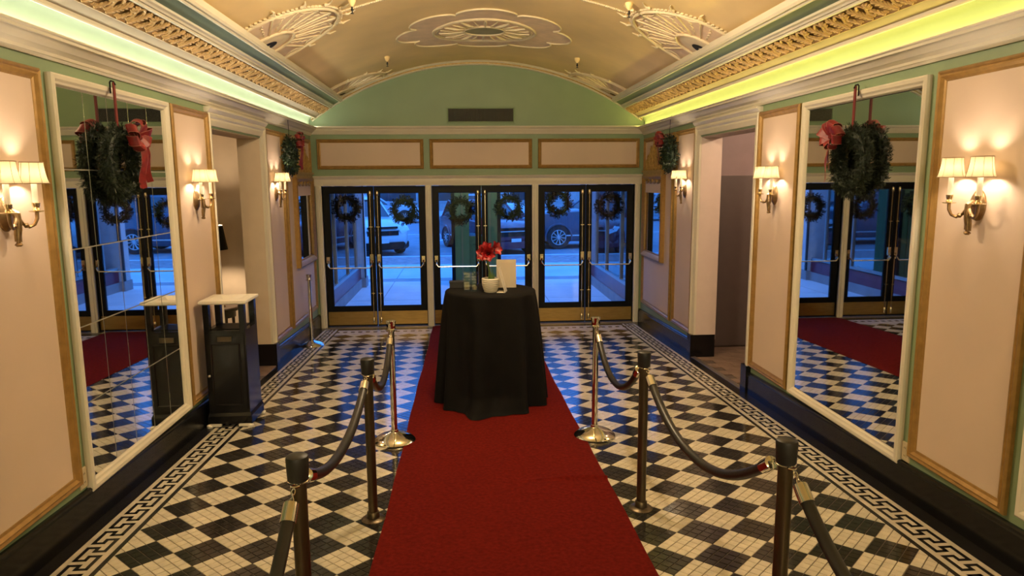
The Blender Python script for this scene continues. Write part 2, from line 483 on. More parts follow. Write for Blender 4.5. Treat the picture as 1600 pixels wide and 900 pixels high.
# ------------------------------------------------------------------ side walls
OP0, OP1, OPZ = 6.255, 7.755, 2.585
PANELS = [(-.05, .70, .56), (3.055, 3.808, .489), (5.405, 6.165, .41), (7.865, 8.60, .335), (8.70, 10.13, .322)]
walls = {}
def build_side_wall(side):
    nm = 'left' if side < 0 else 'right'
    T = .24
    mb = MB()
    def bx(y0, y1, z0, z1): mb.box(SX(side, 0), SX(side, -T), y0, y1, z0, z1)
    bx(-7, OP0, -.1, 3.4); bx(OP1, YE + .15, -.1, 3.4); bx(OP0, OP1, OPZ, 3.4)
    wl = mb.build('wall_' + nm, 'green_paint')
    struct(wl, 'green painted %s wall with gold framed pink panels' % nm, 'wall')
    walls[side] = wl
    mp = wallmap(side)
    for (a, b, z0) in PANELS:
        q = MB(); i = .05
        q.box(SX(side, -.002), SX(side, .006), a + i, b - i, z0 + i, 2.698 - i); q.build('panel', 'pink_panel', wl)
        q = MB(); frame_loops(q, mp, a, b, z0, 2.698, GOLD_PROF); q.build('panel_frame', 'gold', wl, smooth=True, angle=25)
    # baseboard, follows the sloping floor
    def seg(q, y0, y1, h, p):
        prof = [(0, -.02), (p, -.02), (p, h - .03), (p - .006, h - .022), (p - .004, h - .008), (p - .014, h), (0, h)]
        L = [[(SX(side, d), y, fz(y) + z) for d, z in prof] for y in (y0, y1)]
        q.loops(L, cap0=True, cap1=True)
    q = MB(); seg(q, -7, OP0 - .1, .205, .032); seg(q, OP1 + .1, YE, .205, .032)
    bo = q.build('baseboard_' + nm, 'black_gloss'); struct(bo, 'glossy black baseboard along the %s wall' % nm, 'baseboard')
    q = MB()
    for y0, y1 in ((OP0 - .11, OP0 + .012), (OP1 - .012, OP1 + .11)):
        zb, zt = fz(y1) - .02, fz(7.1) + .01
        zt = fz((y0 + y1) / 2) + .262
        q.box(SX(side, .046), SX(side, -T + .0), y0, y1, zb, zt)
    q.build('plinth_block', 'black_gloss', bo)
    # casing round the opening
    q = MB(); pr = [(0, 0), (0, .028), (.012, .038), (.03, .034), (.045, .022), (.06, .026), (.085, .018), (.105, .012), (.105, -T)]
    u_casing(q, mp, OP0 - .1, OP1 + .1, lambda a: fz(a) + .2, 2.705, pr)
    c = q.build('trim_%d' % (1 if side < 0 else 2), 'cream', smooth=True, angle=20)
    struct(c, 'cream moulded casing round the %s wall opening' % nm, 'trim')
    q = MB(); q.loops([[mp(a, b, d) for d, b in [(0, 2.705), (.03, 2.705), (.055, 2.735), (.05, 2.75), (0, 2.75)]] for a in (OP0 - .12, OP1 + .12)], cap0=True, cap1=True)
    q.build('casing_cap', 'cream', c)
    # jamb skins
    jm = 'alcove_wall' if side < 0 else 'alcove_pink'
    q = MB()
    q.box(SX(side, -.012), SX(side, -T - .004), OP1 - .008, OP1 + .004, fz(OP1) + .2, OPZ)
    q.box(SX(side, -.012), SX(side, -T - .004), OP0 - .004, OP0 + .008, fz(OP0) + .2, OPZ)
    q.box(SX(side, -.012), SX(side, -T - .004), OP0, OP1, OPZ - .008, OPZ + .004)
    q.build('jamb', jm, c)
    return wl
for sd in (-1, 1): build_side_wall(sd)

# white casing sliver past the near right panel
q = MB(); frame_loops(q, wallmap(1), 1.50, 2.975, .53, 2.698, WHITE_PROF)
fm = thing('wall_mirror', 'tall white framed wall mirror at the right edge of the picture', 'mirror', (0, 0, 0), group='tall wall mirrors')
q.build('frame', 'cream', fm, smooth=True, angle=20)
q = MB(); q.box(SX(1, .002), SX(1, .008), 1.556, 2.919, .586, 2.642); q.build('glass', 'mirror', fm)

# ------------------------------------------------------------------ end wall
BAYS = [(-2.009, -.545), (-.454, .995), (1.089, 2.510)]
DH = 2.056
ARC_R, ARC_ZC = 3.92, 3.74 - 3.92
def arc_z(x, R=ARC_R): return ARC_ZC + math.sqrt(R * R - (x - CX) ** 2)
def build_end_wall():
    mb = MB()
    y0, y1 = YE, YE + .16
    mb.box(WL - .1, BAYS[0][0], y0, y1, -.1, DH); mb.box(BAYS[2][1], WR + .1, y0, y1, -.1, DH)
    for k in (0, 1): mb.box(BAYS[k][1], BAYS[k+1][0], y0, y1, -.1, DH)
    mb.box(WL - .1, WR + .1, y0, y1, DH, 2.8)
    # lunette
    xs = [WL - .1 + (WR - WL + .2) * i / 48 for i in range(49)]
    fr = [(x, y0, 2.8) for x in xs]; tp = [(x, y0, max(2.82, arc_z(x) + .12)) for x in xs]
    fb = [(x, y1, 2.8) for x in xs]; tb = [(x, y1, max(2.82, arc_z(x) + .12)) for x in xs]
    mb.loops([fr, tp, tb, fb], closed=False)
    wl = mb.build('wall_back', 'green_paint'); struct(wl, 'green end wall with arched top above the three pairs of doors', 'wall')
    for a, b in ((-2.045, -.553), (-.467, .999), (1.085, 2.567)):
        q = MB(); i = .04; q.box(a + i, b - i, YE - .006, YE + .002, 2.292 + i, 2.71 - i); q.build('panel', 'pink_panel', wl)
        q = MB(); frame_loops(q, endmap, a, b, 2.292, 2.71, [(p*0.85, d) for p, d in GOLD_PROF]); q.build('panel_frame', 'gold', wl, smooth=True, angle=25)
    # arch moulding
    q = MB(); n = 60
    x0, x1 = WL + .0, WR - .0
    def sw(prof, m, nm):
        q = MB(); L = []
        for i in range(n + 1):
            ph = -0.64 + 1.28 * i / n
            L.append([(CX + (ARC_R + r) * math.sin(ph), YE - d, ARC_ZC + (ARC_R + r) * math.cos(ph)) for r, d in prof])
        q.loops([list(z) for z in L], cap0=True, cap1=True)
        return q.build(nm, m, wl, smooth=True, angle=30)
    sw([(-.014, 0), (-.014, .03), (-.006, .04), (.006, .03), (.006, 0)], 'cream', 'arch_moulding')
    sw([(.006, 0), (.006, .018), (.024, .018), (.024, 0)], 'gilt', 'arch_band')
    sw([(.024, 0), (.024, .04), (.036, .052), (.050, .045), (.062, .02), (.062, 0)], 'cream', 'arch_moulding')
    # cornice over panels
    pr = [(0, 2.775), (.018, 2.775), (.026, 2.79), (.03, 2.80), (.055, 2.83), (.06, 2.845), (.085, 2.87), (.09, 2.885), (.0, 2.888)]
    q = MB(); q.loops([[(x, YE - d, z) for d, z in pr] for x in (WL + .02, WR - .02)], cap0=True, cap1=True)
    struct(q.build('trim_3', 'cream', smooth=True, angle=20), 'cream cornice across the end wall under the arch', 'trim')
    # door casing: header, jambs and mullions
    q = MB(); q.loops([[(x, YE - d, z) for d, z in [(-.1, DH), (.03, DH), (.035, 2.08), (.045, 2.11), (.045, 2.15), (.06, 2.17), (.075, 2.185), (.078, 2.195), (0, 2.20)]] for x in (WL + .02, WR - .02)], cap0=True, cap1=True)
    h = q.build('trim_4', 'cream', smooth=True, angle=20); struct(h, 'cream door surround with mullions between the black doors', 'trim')
    for a, b in ((WL + .035, BAYS[0][0]), (BAYS[0][1], BAYS[1][0]), (BAYS[1][1], BAYS[2][0]), (BAYS[2][1], WR - .035)):
        q = MB(); m_ = (a + b) / 2; e = (b - a) / 2
        prf = [(-1, -.1), (-1, .025), (-.8, .035), (-.45, .035), (-.35, .048), (.35, .048), (.45, .035), (.8, .035), (1, .025), (1, -.1)]
        q.loops([[(m_ + e * u, YE - d, z) for u, d in prf] for z in (fz(YE), DH + .002)], cap0=True, cap1=True)
        q.build('mullion', 'cream', h, smooth=True, angle=20)
    # vent
    v = thing('air_vent', 'wide dark slatted air vent in the green arch above the doors', 'vent', (.269, YE, 2.932))
    q = MB(); frame_loops(q, lambda a, b, d: (a, -d, b), -.49, .49, -.008, .225, [(0, 0), (0, .012), (.02, .016), (.03, .006), (.03, 0)]); q.build('frame', 'green_paint', v)
    q = MB(); q.box(-.462, .462, -.003, -.001, .02, .197); q.build('duct', 'dark', v)
    q = MB(); x = -.455
    while x < .455:
        q.hexa([(x, -.012, .02), (x + .003, -.014, .02), (x + .008, -.004, .02), (x + .005, -.003, .02)], [(x, -.012, .197), (x + .003, -.014, .197), (x + .008, -.004, .197), (x + .005, -.003, .197)]); x += .0185
    tag(q.build('slats', 'vent_grey', v), 'thin upright metal slats', kind='stuff')
build_end_wall()

# wall behind the camera
q = MB(); q.box(WL - .1, WR + .1, -7.16, -7.0, -.1, 4.0)
struct(q.build('wall_front', 'green_paint'), 'plain green wall at the near end of the lobby', 'wall')

# ------------------------------------------------------------------ doors
def build_door(k, x0, x1, hinge_left, label):
    g = .004; x0 += g; x1 -= g
    d = MB(); ya, yb = YE + .045, YE + .09
    ms = .083; hs = .092
    sl, sr = (hs, ms) if hinge_left else (ms, hs)
    gb, gt = .308, 1.955
    root = MB()
    root.box(x0, x0 + sl, ya, yb, .0095, DH - .006); root.box(x1 - sr, x1, ya, yb, .0095, DH - .006)
    root.box(x0 + sl, x1 - sr, ya, yb, .0095, gb); root.box(x0 + sl, x1 - sr, ya, yb, gt, DH - .006)
    dr = root.build('door_%d' % k, 'black_paint'); struct(dr, label, 'door')
    q = MB(); frame_loops(q, lambda a, b, e: (a, ya - e, b), x0 + sl - .012, x1 - sr + .012, gb - .012, gt + .012, [(0, 0), (0, .006), (.012, .006), (.018, -.004)]); q.build('glass_bead', 'black_paint', dr)
    q = MB(); q.box(x0 + sl - .005, x1 - sr + .005, YE + .064, YE + .070, gb - .005, gt + .005); q.build('glass_pane', 'door_glass', dr)
    q = MB(); q.box(x0 + .006, x1 - .006, ya - .004, ya + .001, .032, .228); q.build('kick_plate', 'brass', dr)
    # panic bar
    hx = x0 + .045 if hinge_left else x1 - .045
    mx = x1 - .048 if hinge_left else x0 + .048
    q = MB(); yo = ya - .085
    q.tube([(hx, ya - .035, .95), (hx, yo, .925), (hx + (.03 if hinge_left else -.03), yo - .005, .884), (mx + (-.03 if hinge_left else .03), yo - .005, .884), (mx, yo, .925), (mx, ya - .035, .95)], .0105, 8)
    pb = q.build('panic_bar', 'bright_brass', dr, smooth=True)
    for xx, hh in ((hx, .055), (mx, .075)):
        q = MB(); q.box(xx - .024, xx + .024, ya - .045, ya, .955, .955 + hh * 1.6); q.tube([(xx, ya - .03, .90), (xx, ya - .05, .99)], .016, 8)
        q.build('bar_bracket', 'bright_brass', pb)
    q = MB(); q.tube([(mx, ya - .02, 1.02), (mx, ya - .02, 1.95)], .0065, 6); q.tube([(mx, ya - .02, .93), (mx, ya - .02, .12)], .0065, 6)
    rd = q.build('latch_rod', 'bright_brass', dr, smooth=True)
    for z0, z1, r in ((1.915, 1.985, .022), (.055, .14, .02)):
        q = MB(); q.lathe([(r * .8, z0), (r, z0 + .012), (r, z1 - .012), (r * .7, z1)], 12, (mx, ya - .02, 0)); q.build('rod_latch', 'bright_brass', rd, smooth=True)
    for z in (1.47, .50):
        q = MB(); q.box(mx - .024, mx + .024, ya - .03, ya, z - .006, z + .006); q.build('rod_guide', 'bright_brass', rd)
DL = ['leftmost black glass door with brass kick plate, first leaf from the left wall', 'second black glass door from the left wall, with brass push bar',
      'black glass door left of centre, partly behind the table', 'black glass door right of centre, behind the red flower',
      'second black glass door from the right wall, dark vehicle seen through it', 'rightmost black glass door with brass kick plate, beside the right wall']
SPL = [-1.285, .262, 1.795]
for i, (a, b) in enumerate(BAYS):
    build_door(2*i+1, a, SPL[i], True, DL[2*i]); build_door(2*i+2, SPL[i], b, False, DL[2*i+1])

# ------------------------------------------------------------------ ceiling
def vp(Y, s, h=0.0):
    ph = s / ARC_R
    return (CX + (ARC_R + .035 - h) * math.sin(ph), Y, ARC_ZC + (ARC_R + .035 - h) * math.cos(ph))
def build_ceiling():
    mb = MB(); n = 64; L = []
    for Y in (-7, YE + .1):
        L.append([vp(Y, -2.5 + 5.0 * i / n, -.02) for i in range(n + 1)])
    up = [[(x, y, z + .1) for x, y, z in l] for l in L]
    mb.loops([L[0], L[1], up[1], up[0], L[0]], closed=False)
    ce = mb.build('ceiling', 'vault', smooth=True, angle=30)
    struct(ce, 'low barrel vaulted ceiling painted dull gold with plaster reliefs', 'ceiling')
    for side in (-1, 1):
        nm = 'left' if side < 0 else 'right'
        X = lambda a: SX(side, a)
        def ext(name, prof, m, parent, y0=-7, y1=YE - .01, smooth=True, closed=True):
            q = MB(); q.loops([[(X(a), y, z) for a, z in prof] for y in (y0, y1)], closed=closed, cap0=closed, cap1=closed)
            return q.build(name, m, parent, smooth=smooth, angle=22)
        cr = ext('trim_%d' % (5 if side < 0 else 6), [(0, 2.758), (.012, 2.758), (.020, 2.772), (.026, 2.775), (.03, 2.79), (.048, 2.805), (.055, 2.808), (.066, 2.822), (.09, 2.84), (.094, 2.852), (.108, 2.856), (.118, 2.862), (.118, 2.870), (.108, 2.870), (.106, 2.842), (0, 2.842)], 'cream', None)
        struct(cr, 'cream crown moulding hiding the cove light on the %s wall' % nm, 'trim')
        # cove lamp strip on the ledge
        q = MB(); q.tube([(X(.038), -2.4, 2.864), (X(.038), YE - .06, 2.864)], .014, 8)
        for k in range(24): q.box(X(.03), X(.046), -2.2 + k * .53, -2.18 + k * .53, 2.842, 2.852)
        lt = q.build('cove_light_strip', 'led_left' if side < 0 else 'led_right')
        tag(lt, 'hidden light strip glowing %s in the %s ceiling cove' % ('pale green' if side < 0 else 'yellow green', nm), 'light strip', 'cove light strips')
        cp = [(0, 2.842), (.0, 2.90), (.006, 2.945), (.022, 2.98), (.05, 3.008), (.082, 3.022)]
        ext('cove', cp + [(.082, 3.05), (-.01, 3.05), (-.01, 2.842)], 'cove_paint', cr)
        ext('bead', [(.080, 3.026), (.082, 2.996), (.088, 2.990), (.096, 2.990), (.101, 2.998), (.100, 3.03)], 'cream', cr)
        ext('fascia', [(.098, 3.016), (.165, 3.056), (.15, 3.09), (.09, 3.05)], 'fascia_brown_shaded', cr)
        fr = ext('frieze', [(.160, 3.053), (.172, 3.052), (.178, 3.064), (.225, 3.102), (.285, 3.137), (.297, 3.134), (.31, 3.16), (.16, 3.13)], 'frieze_ground_shaded', cr)
        ext('moulding', [(.297, 3.138), (.302, 3.128), (.314, 3.132), (.318, 3.146), (.328, 3.146), (.335, 3.158), (.350, 3.166), (.352, 3.19), (.30, 3.18)], 'cream', cr)
        ext('green_band', [(.350, 3.178), (.352, 3.182), (.438, 3.228), (.43, 3.26), (.34, 3.22)], 'band_green', cr)
        ext('moulding', [(.436, 3.228), (.438, 3.212), (.449, 3.214), (.455, 3.228), (.462, 3.226), (.470, 3.228), (.478, 3.245), (.476, 3.29), (.43, 3.28)], 'cream', cr)
        # acanthus leaves
        q = acanthus(side)
        me = q.mesh('acanthus_leaf', 'frieze_gold', smooth=True, angle=50)
        y = 10.08
        while y > 1.5:
            put('acanthus_leaf', me, fr, (X(.236), y, 3.103)); y -= .2505
    return ce
def acanthus(side):
    # local frame: t along Y, v up the slope (a increases, z rises)
    va = Vector((-1 if side > 0 else 1, 0, .62)).normalized()
    nn = Vector((va.z * (1 if side < 0 else -1), 0, -abs(va.x))).normalized()
    q = MB()
    def P(t, v, h): p = va * v + nn * h; return (p.x, t, p.z)
    def ridge(pts, r0, r1, hh=0.010):
        r0 *= 1.55; r1 *= 1.5
        q.tube([P(t, v, hh) for t, v in pts], [r0 + (r1 - r0) * i / (len(pts) - 1) for i in range(len(pts))], 6)
    def leaf(t0, v0, t1, v1, wd, lob, h=.012):
        ax = Vector((t1 - t0, v1 - v0)); L = ax.length; ax /= L; px = Vector((-ax.y, ax.x))
        def at(u, w): p = Vector((t0, v0)) + ax * L * u + px * w; return (p.x, p.y)
        # puffed body
        q.grid(lambda u, v: P(*at(u, (v - .5) * 2 * wd * math.sin(PI * (u * .9 + .06)) ** .6), .003 + h * (1 - (2 * v - 1) ** 2)), 8, 4)
        ridge([at(u / 5, 0) for u in range(6)], .0045, .003, h + .001)
        for i in range(lob):
            u = .12 + .76 * i / (lob - 1); ww = wd * math.sin(PI * (u * .9 + .06)) ** .6
            for s in (-1, 1): ridge([at(u - .05, s * ww * .25), at(u + .04, s * ww * .8), at(u + .12, s * ww * 1.15)], .0050, .0028, h * .75)
    leaf(-.115, -.070, -.005, .055, .034, 6)
    leaf(.015, -.072, .085, -.005, .020, 4, .010)
    ridge([(-.115 + .035 * math.cos(a), .018 + .040 * math.sin(a)) for a in [.3 + 4.6 * i / 11 for i in range(12)]], .0055, .0035, .008)
    for k in range(8):
        a = 2 * PI * k / 8
        ridge([(.065 + .010 * math.cos(a), .032 + .010 * math.sin(a)), (.065 + .032 * math.cos(a), .032 + .030 * math.sin(a))], .0075, .0045, .009)
    ridge([(.060, .032), (.070, .033)], .008, .008, .016)
    ridge([(.095, -.055), (.11, -.03), (.112, .0), (.10, .02)], .006, .004)
    for k in range(4): ridge([(-.02 + .016 * k, -.068), (-.012 + .016 * k, -.045)], .0045, .003, .006)
    return q
mat('cove_paint', (0.185, 0.235, 0.16), 0.6, var=0.04, scale=3)
ceil_ = build_ceiling()

def ceiling_fan(Y0, side, clipY=None):
    s0 = 1.975
    Ry, Rw = .605, .66
    def P(r, a, h):   # a from 0..pi across, r 0..1
        y = Y0 + Ry * r * math.cos(a); sv = s0 - Rw * r * math.sin(a)
        if clipY: y = min(y, clipY)
        return vp(y, side * sv, h - .02)
    f = tag(thing('plaster_fan', None, None), None)
    f.parent = ceil_
    amax = PI; a0 = 0.0 if clipY is None else math.acos(min(1, (clipY - Y0) / Ry)) if clipY - Y0 < Ry else 0
    # for the clipped fans only draw angles where cos(a) keeps y below the wall
    def A(t): return a0 + (PI - a0) * t
    q = MB(); q.grid(lambda u, v: P(.02 + v * .98, A(u), .012 - (.012 if v == 1 else 0)), 28, 6); q.build('fan_field', 'plaster_pink', f, smooth=True)
    q = MB(); q.tube([P(1.0, A(i / 40), .014) for i in range(41)], .014, 6); q.build('fan_rim', 'plaster_cream', f, smooth=True)
    q = MB()
    for i in range(56):
        a = A((i + .5) / 56); p = Vector(P(1.045, a, .008))
        q.box(p.x - .011, p.x + .011, p.y - .009, p.y + .009, p.z - .007, p.z + .008)
    tag(q.build('fan_beading', 'plaster_cream', f), 'beaded rope edge of the fan', kind='stuff')
    q = MB(); q.grid(lambda u, v: P(.02 + v * .36, A(u), .022 - (.022 if v == 1 else 0)), 20, 3); q.build('fan_hub', 'plaster_cream', f, smooth=True)
    q = MB(); q.tube([P(.375, A(i / 30), .022) for i in range(31)], .012, 6); q.build('fan_rim', 'plaster_cream', f, smooth=True)
    q = MB(); q.grid(lambda u, v: P(.03 + v * .10, A(u), .024), 10, 2); q.build('fan_eye', 'dark', f)
    nr = 9
    for k in range(1, nr):
        a = PI * k / nr
        if a < a0 + .05: continue
        q = MB(); q.tube([P(.38 + .57 * i / 5, a, .016) for i in range(6)], .008, 5); q.build('fan_rib', 'plaster_cream', f, smooth=True)
        a2 = a + PI / nr / 2
        if a2 < PI - .05:
            q = MB(); q.tube([P(.45 + .4 * i / 7, a2 + .02 * (-1) ** i, .014) for i in range(8)], .0055, 5); q.build('fan_husk', 'plaster_cream', f, smooth=True)
        # scallop at the rim
        q = MB(); q.tube([P(.97 - .09 * math.sin(PI * i / 6), a - PI / nr * (1 - i / 6), .012) for i in range(7)], .006, 5); q.build('fan_scallop', 'plaster_cream', f, smooth=True)
        # dart outside
        q = MB(); q.tube([P(1.06, a, .006), P(1.10, a + .02, .012), P(1.13, a, .016), P(1.17, a, .010), P(1.24, a + .03, .006)], [.004, .014, .010, .008, .003], 5); q.build('fan_dart', 'plaster_cream', f, smooth=True)
for sd in (-1, 1):
    ceiling_fan(6.45, sd); ceiling_fan(10.05, sd, YE - .05)

def ceiling_rope(Y):
    q = MB(); n = 170
    for i in range(n):
        s = -1.33 + 2.66 * i / (n - 1)
        p = Vector(vp(Y, s, -.014))
        q.box(p.x - .0055, p.x + .0055, p.y - .011, p.y + .011, p.z - .007, p.z + .012)
    o = q.build('ceiling_rope', 'plaster_cream', ceil_); tag(o, 'beaded plaster rope line across the vault', kind='stuff')
ceiling_rope(6.48)

def medallion(Y0):
    f = thing('ceiling_medallion', None, None); f.parent = ceil_
    def P(r, a, h): return vp(Y0 + r * math.sin(a), r * math.cos(a) + .02, h - .02)
    def lobe(a): return .80 + .17 * abs(math.cos(4 * a)) ** .55
    q = MB(); q.grid(lambda u, v: P(lobe(2*PI*u) * v if v > 0 else .001, 2*PI*u, .010 - (.010 if v == 1 else 0)), 160, 8, True); q.build('medallion_field', 'plaster_pink', f, smooth=True)
    q = MB(); q.tube([P(lobe(2*PI*i/160), 2*PI*i/160, .008) for i in range(160)], .011, 5, closed=True); q.build('medallion_edge', 'plaster_cream', f, smooth=True)
    for r, t in ((.565, .016), (.525, .010)):
        q = MB(); q.tube([P(r, 2*PI*i/64, .014) for i in range(64)], t, 6, closed=True); q.build('medallion_ring', 'plaster_cream', f, smooth=True)
    q = MB(); q.grid(lambda u, v: P(.22 + .29 * v, 2*PI*u, .016), 48, 2, True); q.build('rosette_field', 'plaster_pink', f, smooth=True)
    for k in range(24):
        a = 2*PI*k/24
        q = MB(); q.tube([P(.24, a, .02), P(.38, a, .028), P(.50, a, .02)], [.006, .010, .006] if k % 2 else [.010, .018, .012], 5); q.build('rosette_spoke', 'plaster_cream', f, smooth=True)
    q = MB(); q.tube([P(.225, 2*PI*i/40, .02) for i in range(40)], .013, 6, closed=True); q.build('medallion_ring', 'plaster_cream', f, smooth=True)
    q = MB(); q.grid(lambda u, v: P(max(.001, .215 * v), 2*PI*u, .018), 32, 3, True); q.build('rosette_centre', 'plaster_green', f, smooth=True)
medallion(8.2)

def fill_ceiling_lamp(Y, label, k=1.0):  # added unseen fixture that lifts the general light level
    p = vp(Y, 0, -.02)
    t = thing('fill_ceiling_lamp', label, 'fill light', p, 0)
    q = MB(); q.lathe([(.16, 0), (.16, -.02), (.13, -.04), (.03, -.06)], 32, capt=False); q.build('canopy', 'old_brass', t, smooth=True)
    q = MB(); q.tube([(0, 0, -.04), (0, 0, -.18)], .012, 10); q.build('stem', 'old_brass', t)
    q = MB(); q.lathe([(.03, -.165), (.075, -.185), (.10, -.23), (.10, -.29), (.075, -.335), (.03, -.355), (.004, -.358)], 28, capb=False); q.build('globe', 'globe_glass', t, smooth=True)
    ld = bpy.data.lights.new('fill_ceiling_bulb', 'POINT'); ld.energy = CEIL_FILL_W * k; ld.color = (1, .82, .60); ld.shadow_soft_size = .08
    lo = bpy.data.objects.new('fill_ceiling_bulb', ld); COL.objects.link(lo); lo.parent = t; lo.location = (0, 0, -.26)
fill_ceiling_lamp(4.95, 'unseen globe fill lamp added on the vault above the view')

def pendant(x, Y, label):  # added unseen globe that throws fill light down the corridor
    t = thing('fill_pendant_lamp', label, 'pendant light', (x, Y, vp(Y, x - CX)[2]), 0, 'added globe fill lamps behind the camera')
    q = MB(); q.lathe([(.07, .015), (.07, -.01), (.02, -.03)], 20); q.build('canopy', 'old_brass', t, smooth=True)
    q = MB(); q.tube([(0, 0, -.02), (0, 0, -.55)], .008, 8); q.build('rod', 'old_brass', t)
    q = MB(); q.lathe([(.05, -.55), (.14, -.60), (.19, -.70), (.19, -.80), (.14, -.90), (.05, -.95), (.01, -.96)], 28, capb=False); q.build('globe', 'globe_glass', t, smooth=True)
    ld = bpy.data.lights.new('fill_pendant_bulb', 'POINT'); ld.energy = LOBBY_FILL_W; ld.color = (1, .82, .60); ld.shadow_soft_size = .12
    lo = bpy.data.objects.new('fill_pendant_bulb', ld); COL.objects.link(lo); lo.parent = t; lo.location = (0, 0, -.75)
pendant(-.7, -4.5, 'left unseen globe fill lamp added behind the camera')
pendant(1.2, -4.5, 'right unseen globe fill lamp added behind the camera')

def sprinkler(x, Y, label):
    s = (x - CX); s = ARC_R * math.asin(s / ARC_R)
    p = vp(Y, s, -.02)
    t = thing('sprinkler', label, 'sprinkler', p, 0, 'ceiling sprinklers')
    q = MB(); q.lathe([(.034, -.002), (.032, -.02), (.024, -.045), (.012, -.06), (.010, -.066)], 14); q.build('escutcheon', 'vault', t, smooth=True)
    q = MB(); q.lathe([(.008, -.06), (.008, -.085), (.013, -.088), (.013, -.094), (.006, -.098), (.004, -.115), (.015, -.118), (.015, -.121), (.003, -.123)], 10); q.build('head', 'iron', t, smooth=True)
sprinkler(-.88, 8.97, 'small sprinkler on the vault, far left of the medallion')
sprinkler(1.418, 8.93, 'small sprinkler on the vault, far right of the medallion')
sprinkler(-.88, 6.21, 'near left sprinkler by the top edge of the picture')
sprinkler(1.42, 6.19, 'near right sprinkler by the top edge of the picture')

# ------------------------------------------------------------------ big mirrors
def big_mirror(side, label, tiled):
    t = thing('wall_mirror', label, 'mirror', (0, 0, 0), group='tall wall mirrors')
    a0, a1, b0, b1 = 3.883, 5.345, .412, 2.694
    q = MB(); frame_loops(q, wallmap(side), a0, a1, b0, b1, WHITE_PROF); q.build('frame', 'cream', t, smooth=True, angle=20)
    q = MB(); i = .05; q.box(SX(side, .001), SX(side, .004), a0 + i, a1 - i, b0 + i, b1 - i); q.build('backing', 'dark' if not tiled else 'seam_grey', t)
    i = .062
    if not tiled:
        q = MB(); q.box(SX(side, .004), SX(side, .010), a0 + i + .006, a1 - i - .006, b0 + i + .006, b1 - i - .006); q.build('glass', 'mirror', t)
    else:
        nc, nr = 5, 5; W = (a1 - a0 - 2*i) / nc; H = (b1 - b0 - 2*i) / nr; g = .0065
        q = MB(); q.loops([[(h, s * (W/2 - e), r * (H/2 - e)) for s, r in ((-1, -1), (1, -1), (1, 1), (-1, 1))] for e, h in ((g/2, 0), (g/2, .004), (g/2 + .0006, .0045))], cap0=True, cap1=True)
        me = q.mesh('mirror_tile', 'mirror')
        rr = random.Random(3)
        for c in range(nc):
            for r in range(nr):
                put('mirror_tile', me, t, (SX(side, .0055), a0 + i + W * (c + .5), b0 + i + H * (r + .5)), (0, rr.uniform(-.0006, .0006), rr.uniform(-.0012, .0012) + (PI if side > 0 else 0)))
big_mirror(-1, 'tall wall mirror of square mirror tiles in white frame on the left wall', True)
big_mirror(1, 'tall single pane wall mirror in white frame on the right wall, wreath hung before it', False)

# gilt mirrors by the doors
def gilt_mirror(side, label):
    t = thing('gilt_mirror', label, 'mirror', (SX(side, .006), 9.55, 1.03), 0 if side < 0 else PI, 'gilt mirrors by the doors')
    mp = lambda a, b, d: (d, a, b)
    q = MB(); frame_loops(q, mp, -.505, .505, 0, 1.15, [(0, 0), (0, .05), (.02, .062), (.05, .05), (.075, .03), (.085, .034), (.09, .012)]); q.build('frame', 'gold', t, smooth=True, angle=25)
    q = MB()
    for s in (-1, 1):
        for k in range(40):
            z = .1 + .95 * k / 39; q.lathe([(.008, -.008), (.010, 0), (.006, .008)], 6, (.034, s * .405, z))
    tag(q.build('bead_row', 'gilt', t), 'row of small gilt beads', kind='stuff')
    q = MB(); q.box(.004, .012, -.41, .41, .09, .92); q.build('glass', 'mirror_old', t)
    q = MB(); q.box(.006, .028, -.41, .41, .91, 1.06); q.build('top_panel', 'pink_panel', t)
    q = MB(); q.box(0, .05, -.47, .47, 1.15, 1.19); q.box(0, .065, -.5, .5, 1.19, 1.215); q.build('crest_rail', 'gilt', t)
    for k, hh in ((-2, .22), (-1, .34), (0, .46), (1, .34), (2, .22)):
        q = MB(); c = (.025, k * .155, 1.213)
        q.lathe([(.05, 0), (.062, hh*.12), (.045, hh*.3), (.058, hh*.45), (.04, hh*.65), (.018, hh*.8), (.026, hh*.86), (.010, hh*.93), (.014, hh*.97), (.003, hh)], 10, c, fn=lambda a, i: .45 + .55 * abs(math.sin(a)))
        q.build('crest_finial', 'gilt', t, smooth=True)
    for k in (-1.5, -.5, .5, 1.5):
        q = MB(); q.tube([(.04, k * .19 + .085 * math.cos(PI * i / 8), 1.14 - .09 * math.sin(PI * i / 8)) for i in range(9)], [.008 + .012 * math.sin(PI * i / 8) for i in range(9)], 6); q.build('swag', 'gilt', t, smooth=True)
gilt_mirror(-1, 'gilt framed mirror with carved crest, left wall beside the doors')
gilt_mirror(1, 'gilt framed mirror with carved crest, right wall beside the doors')

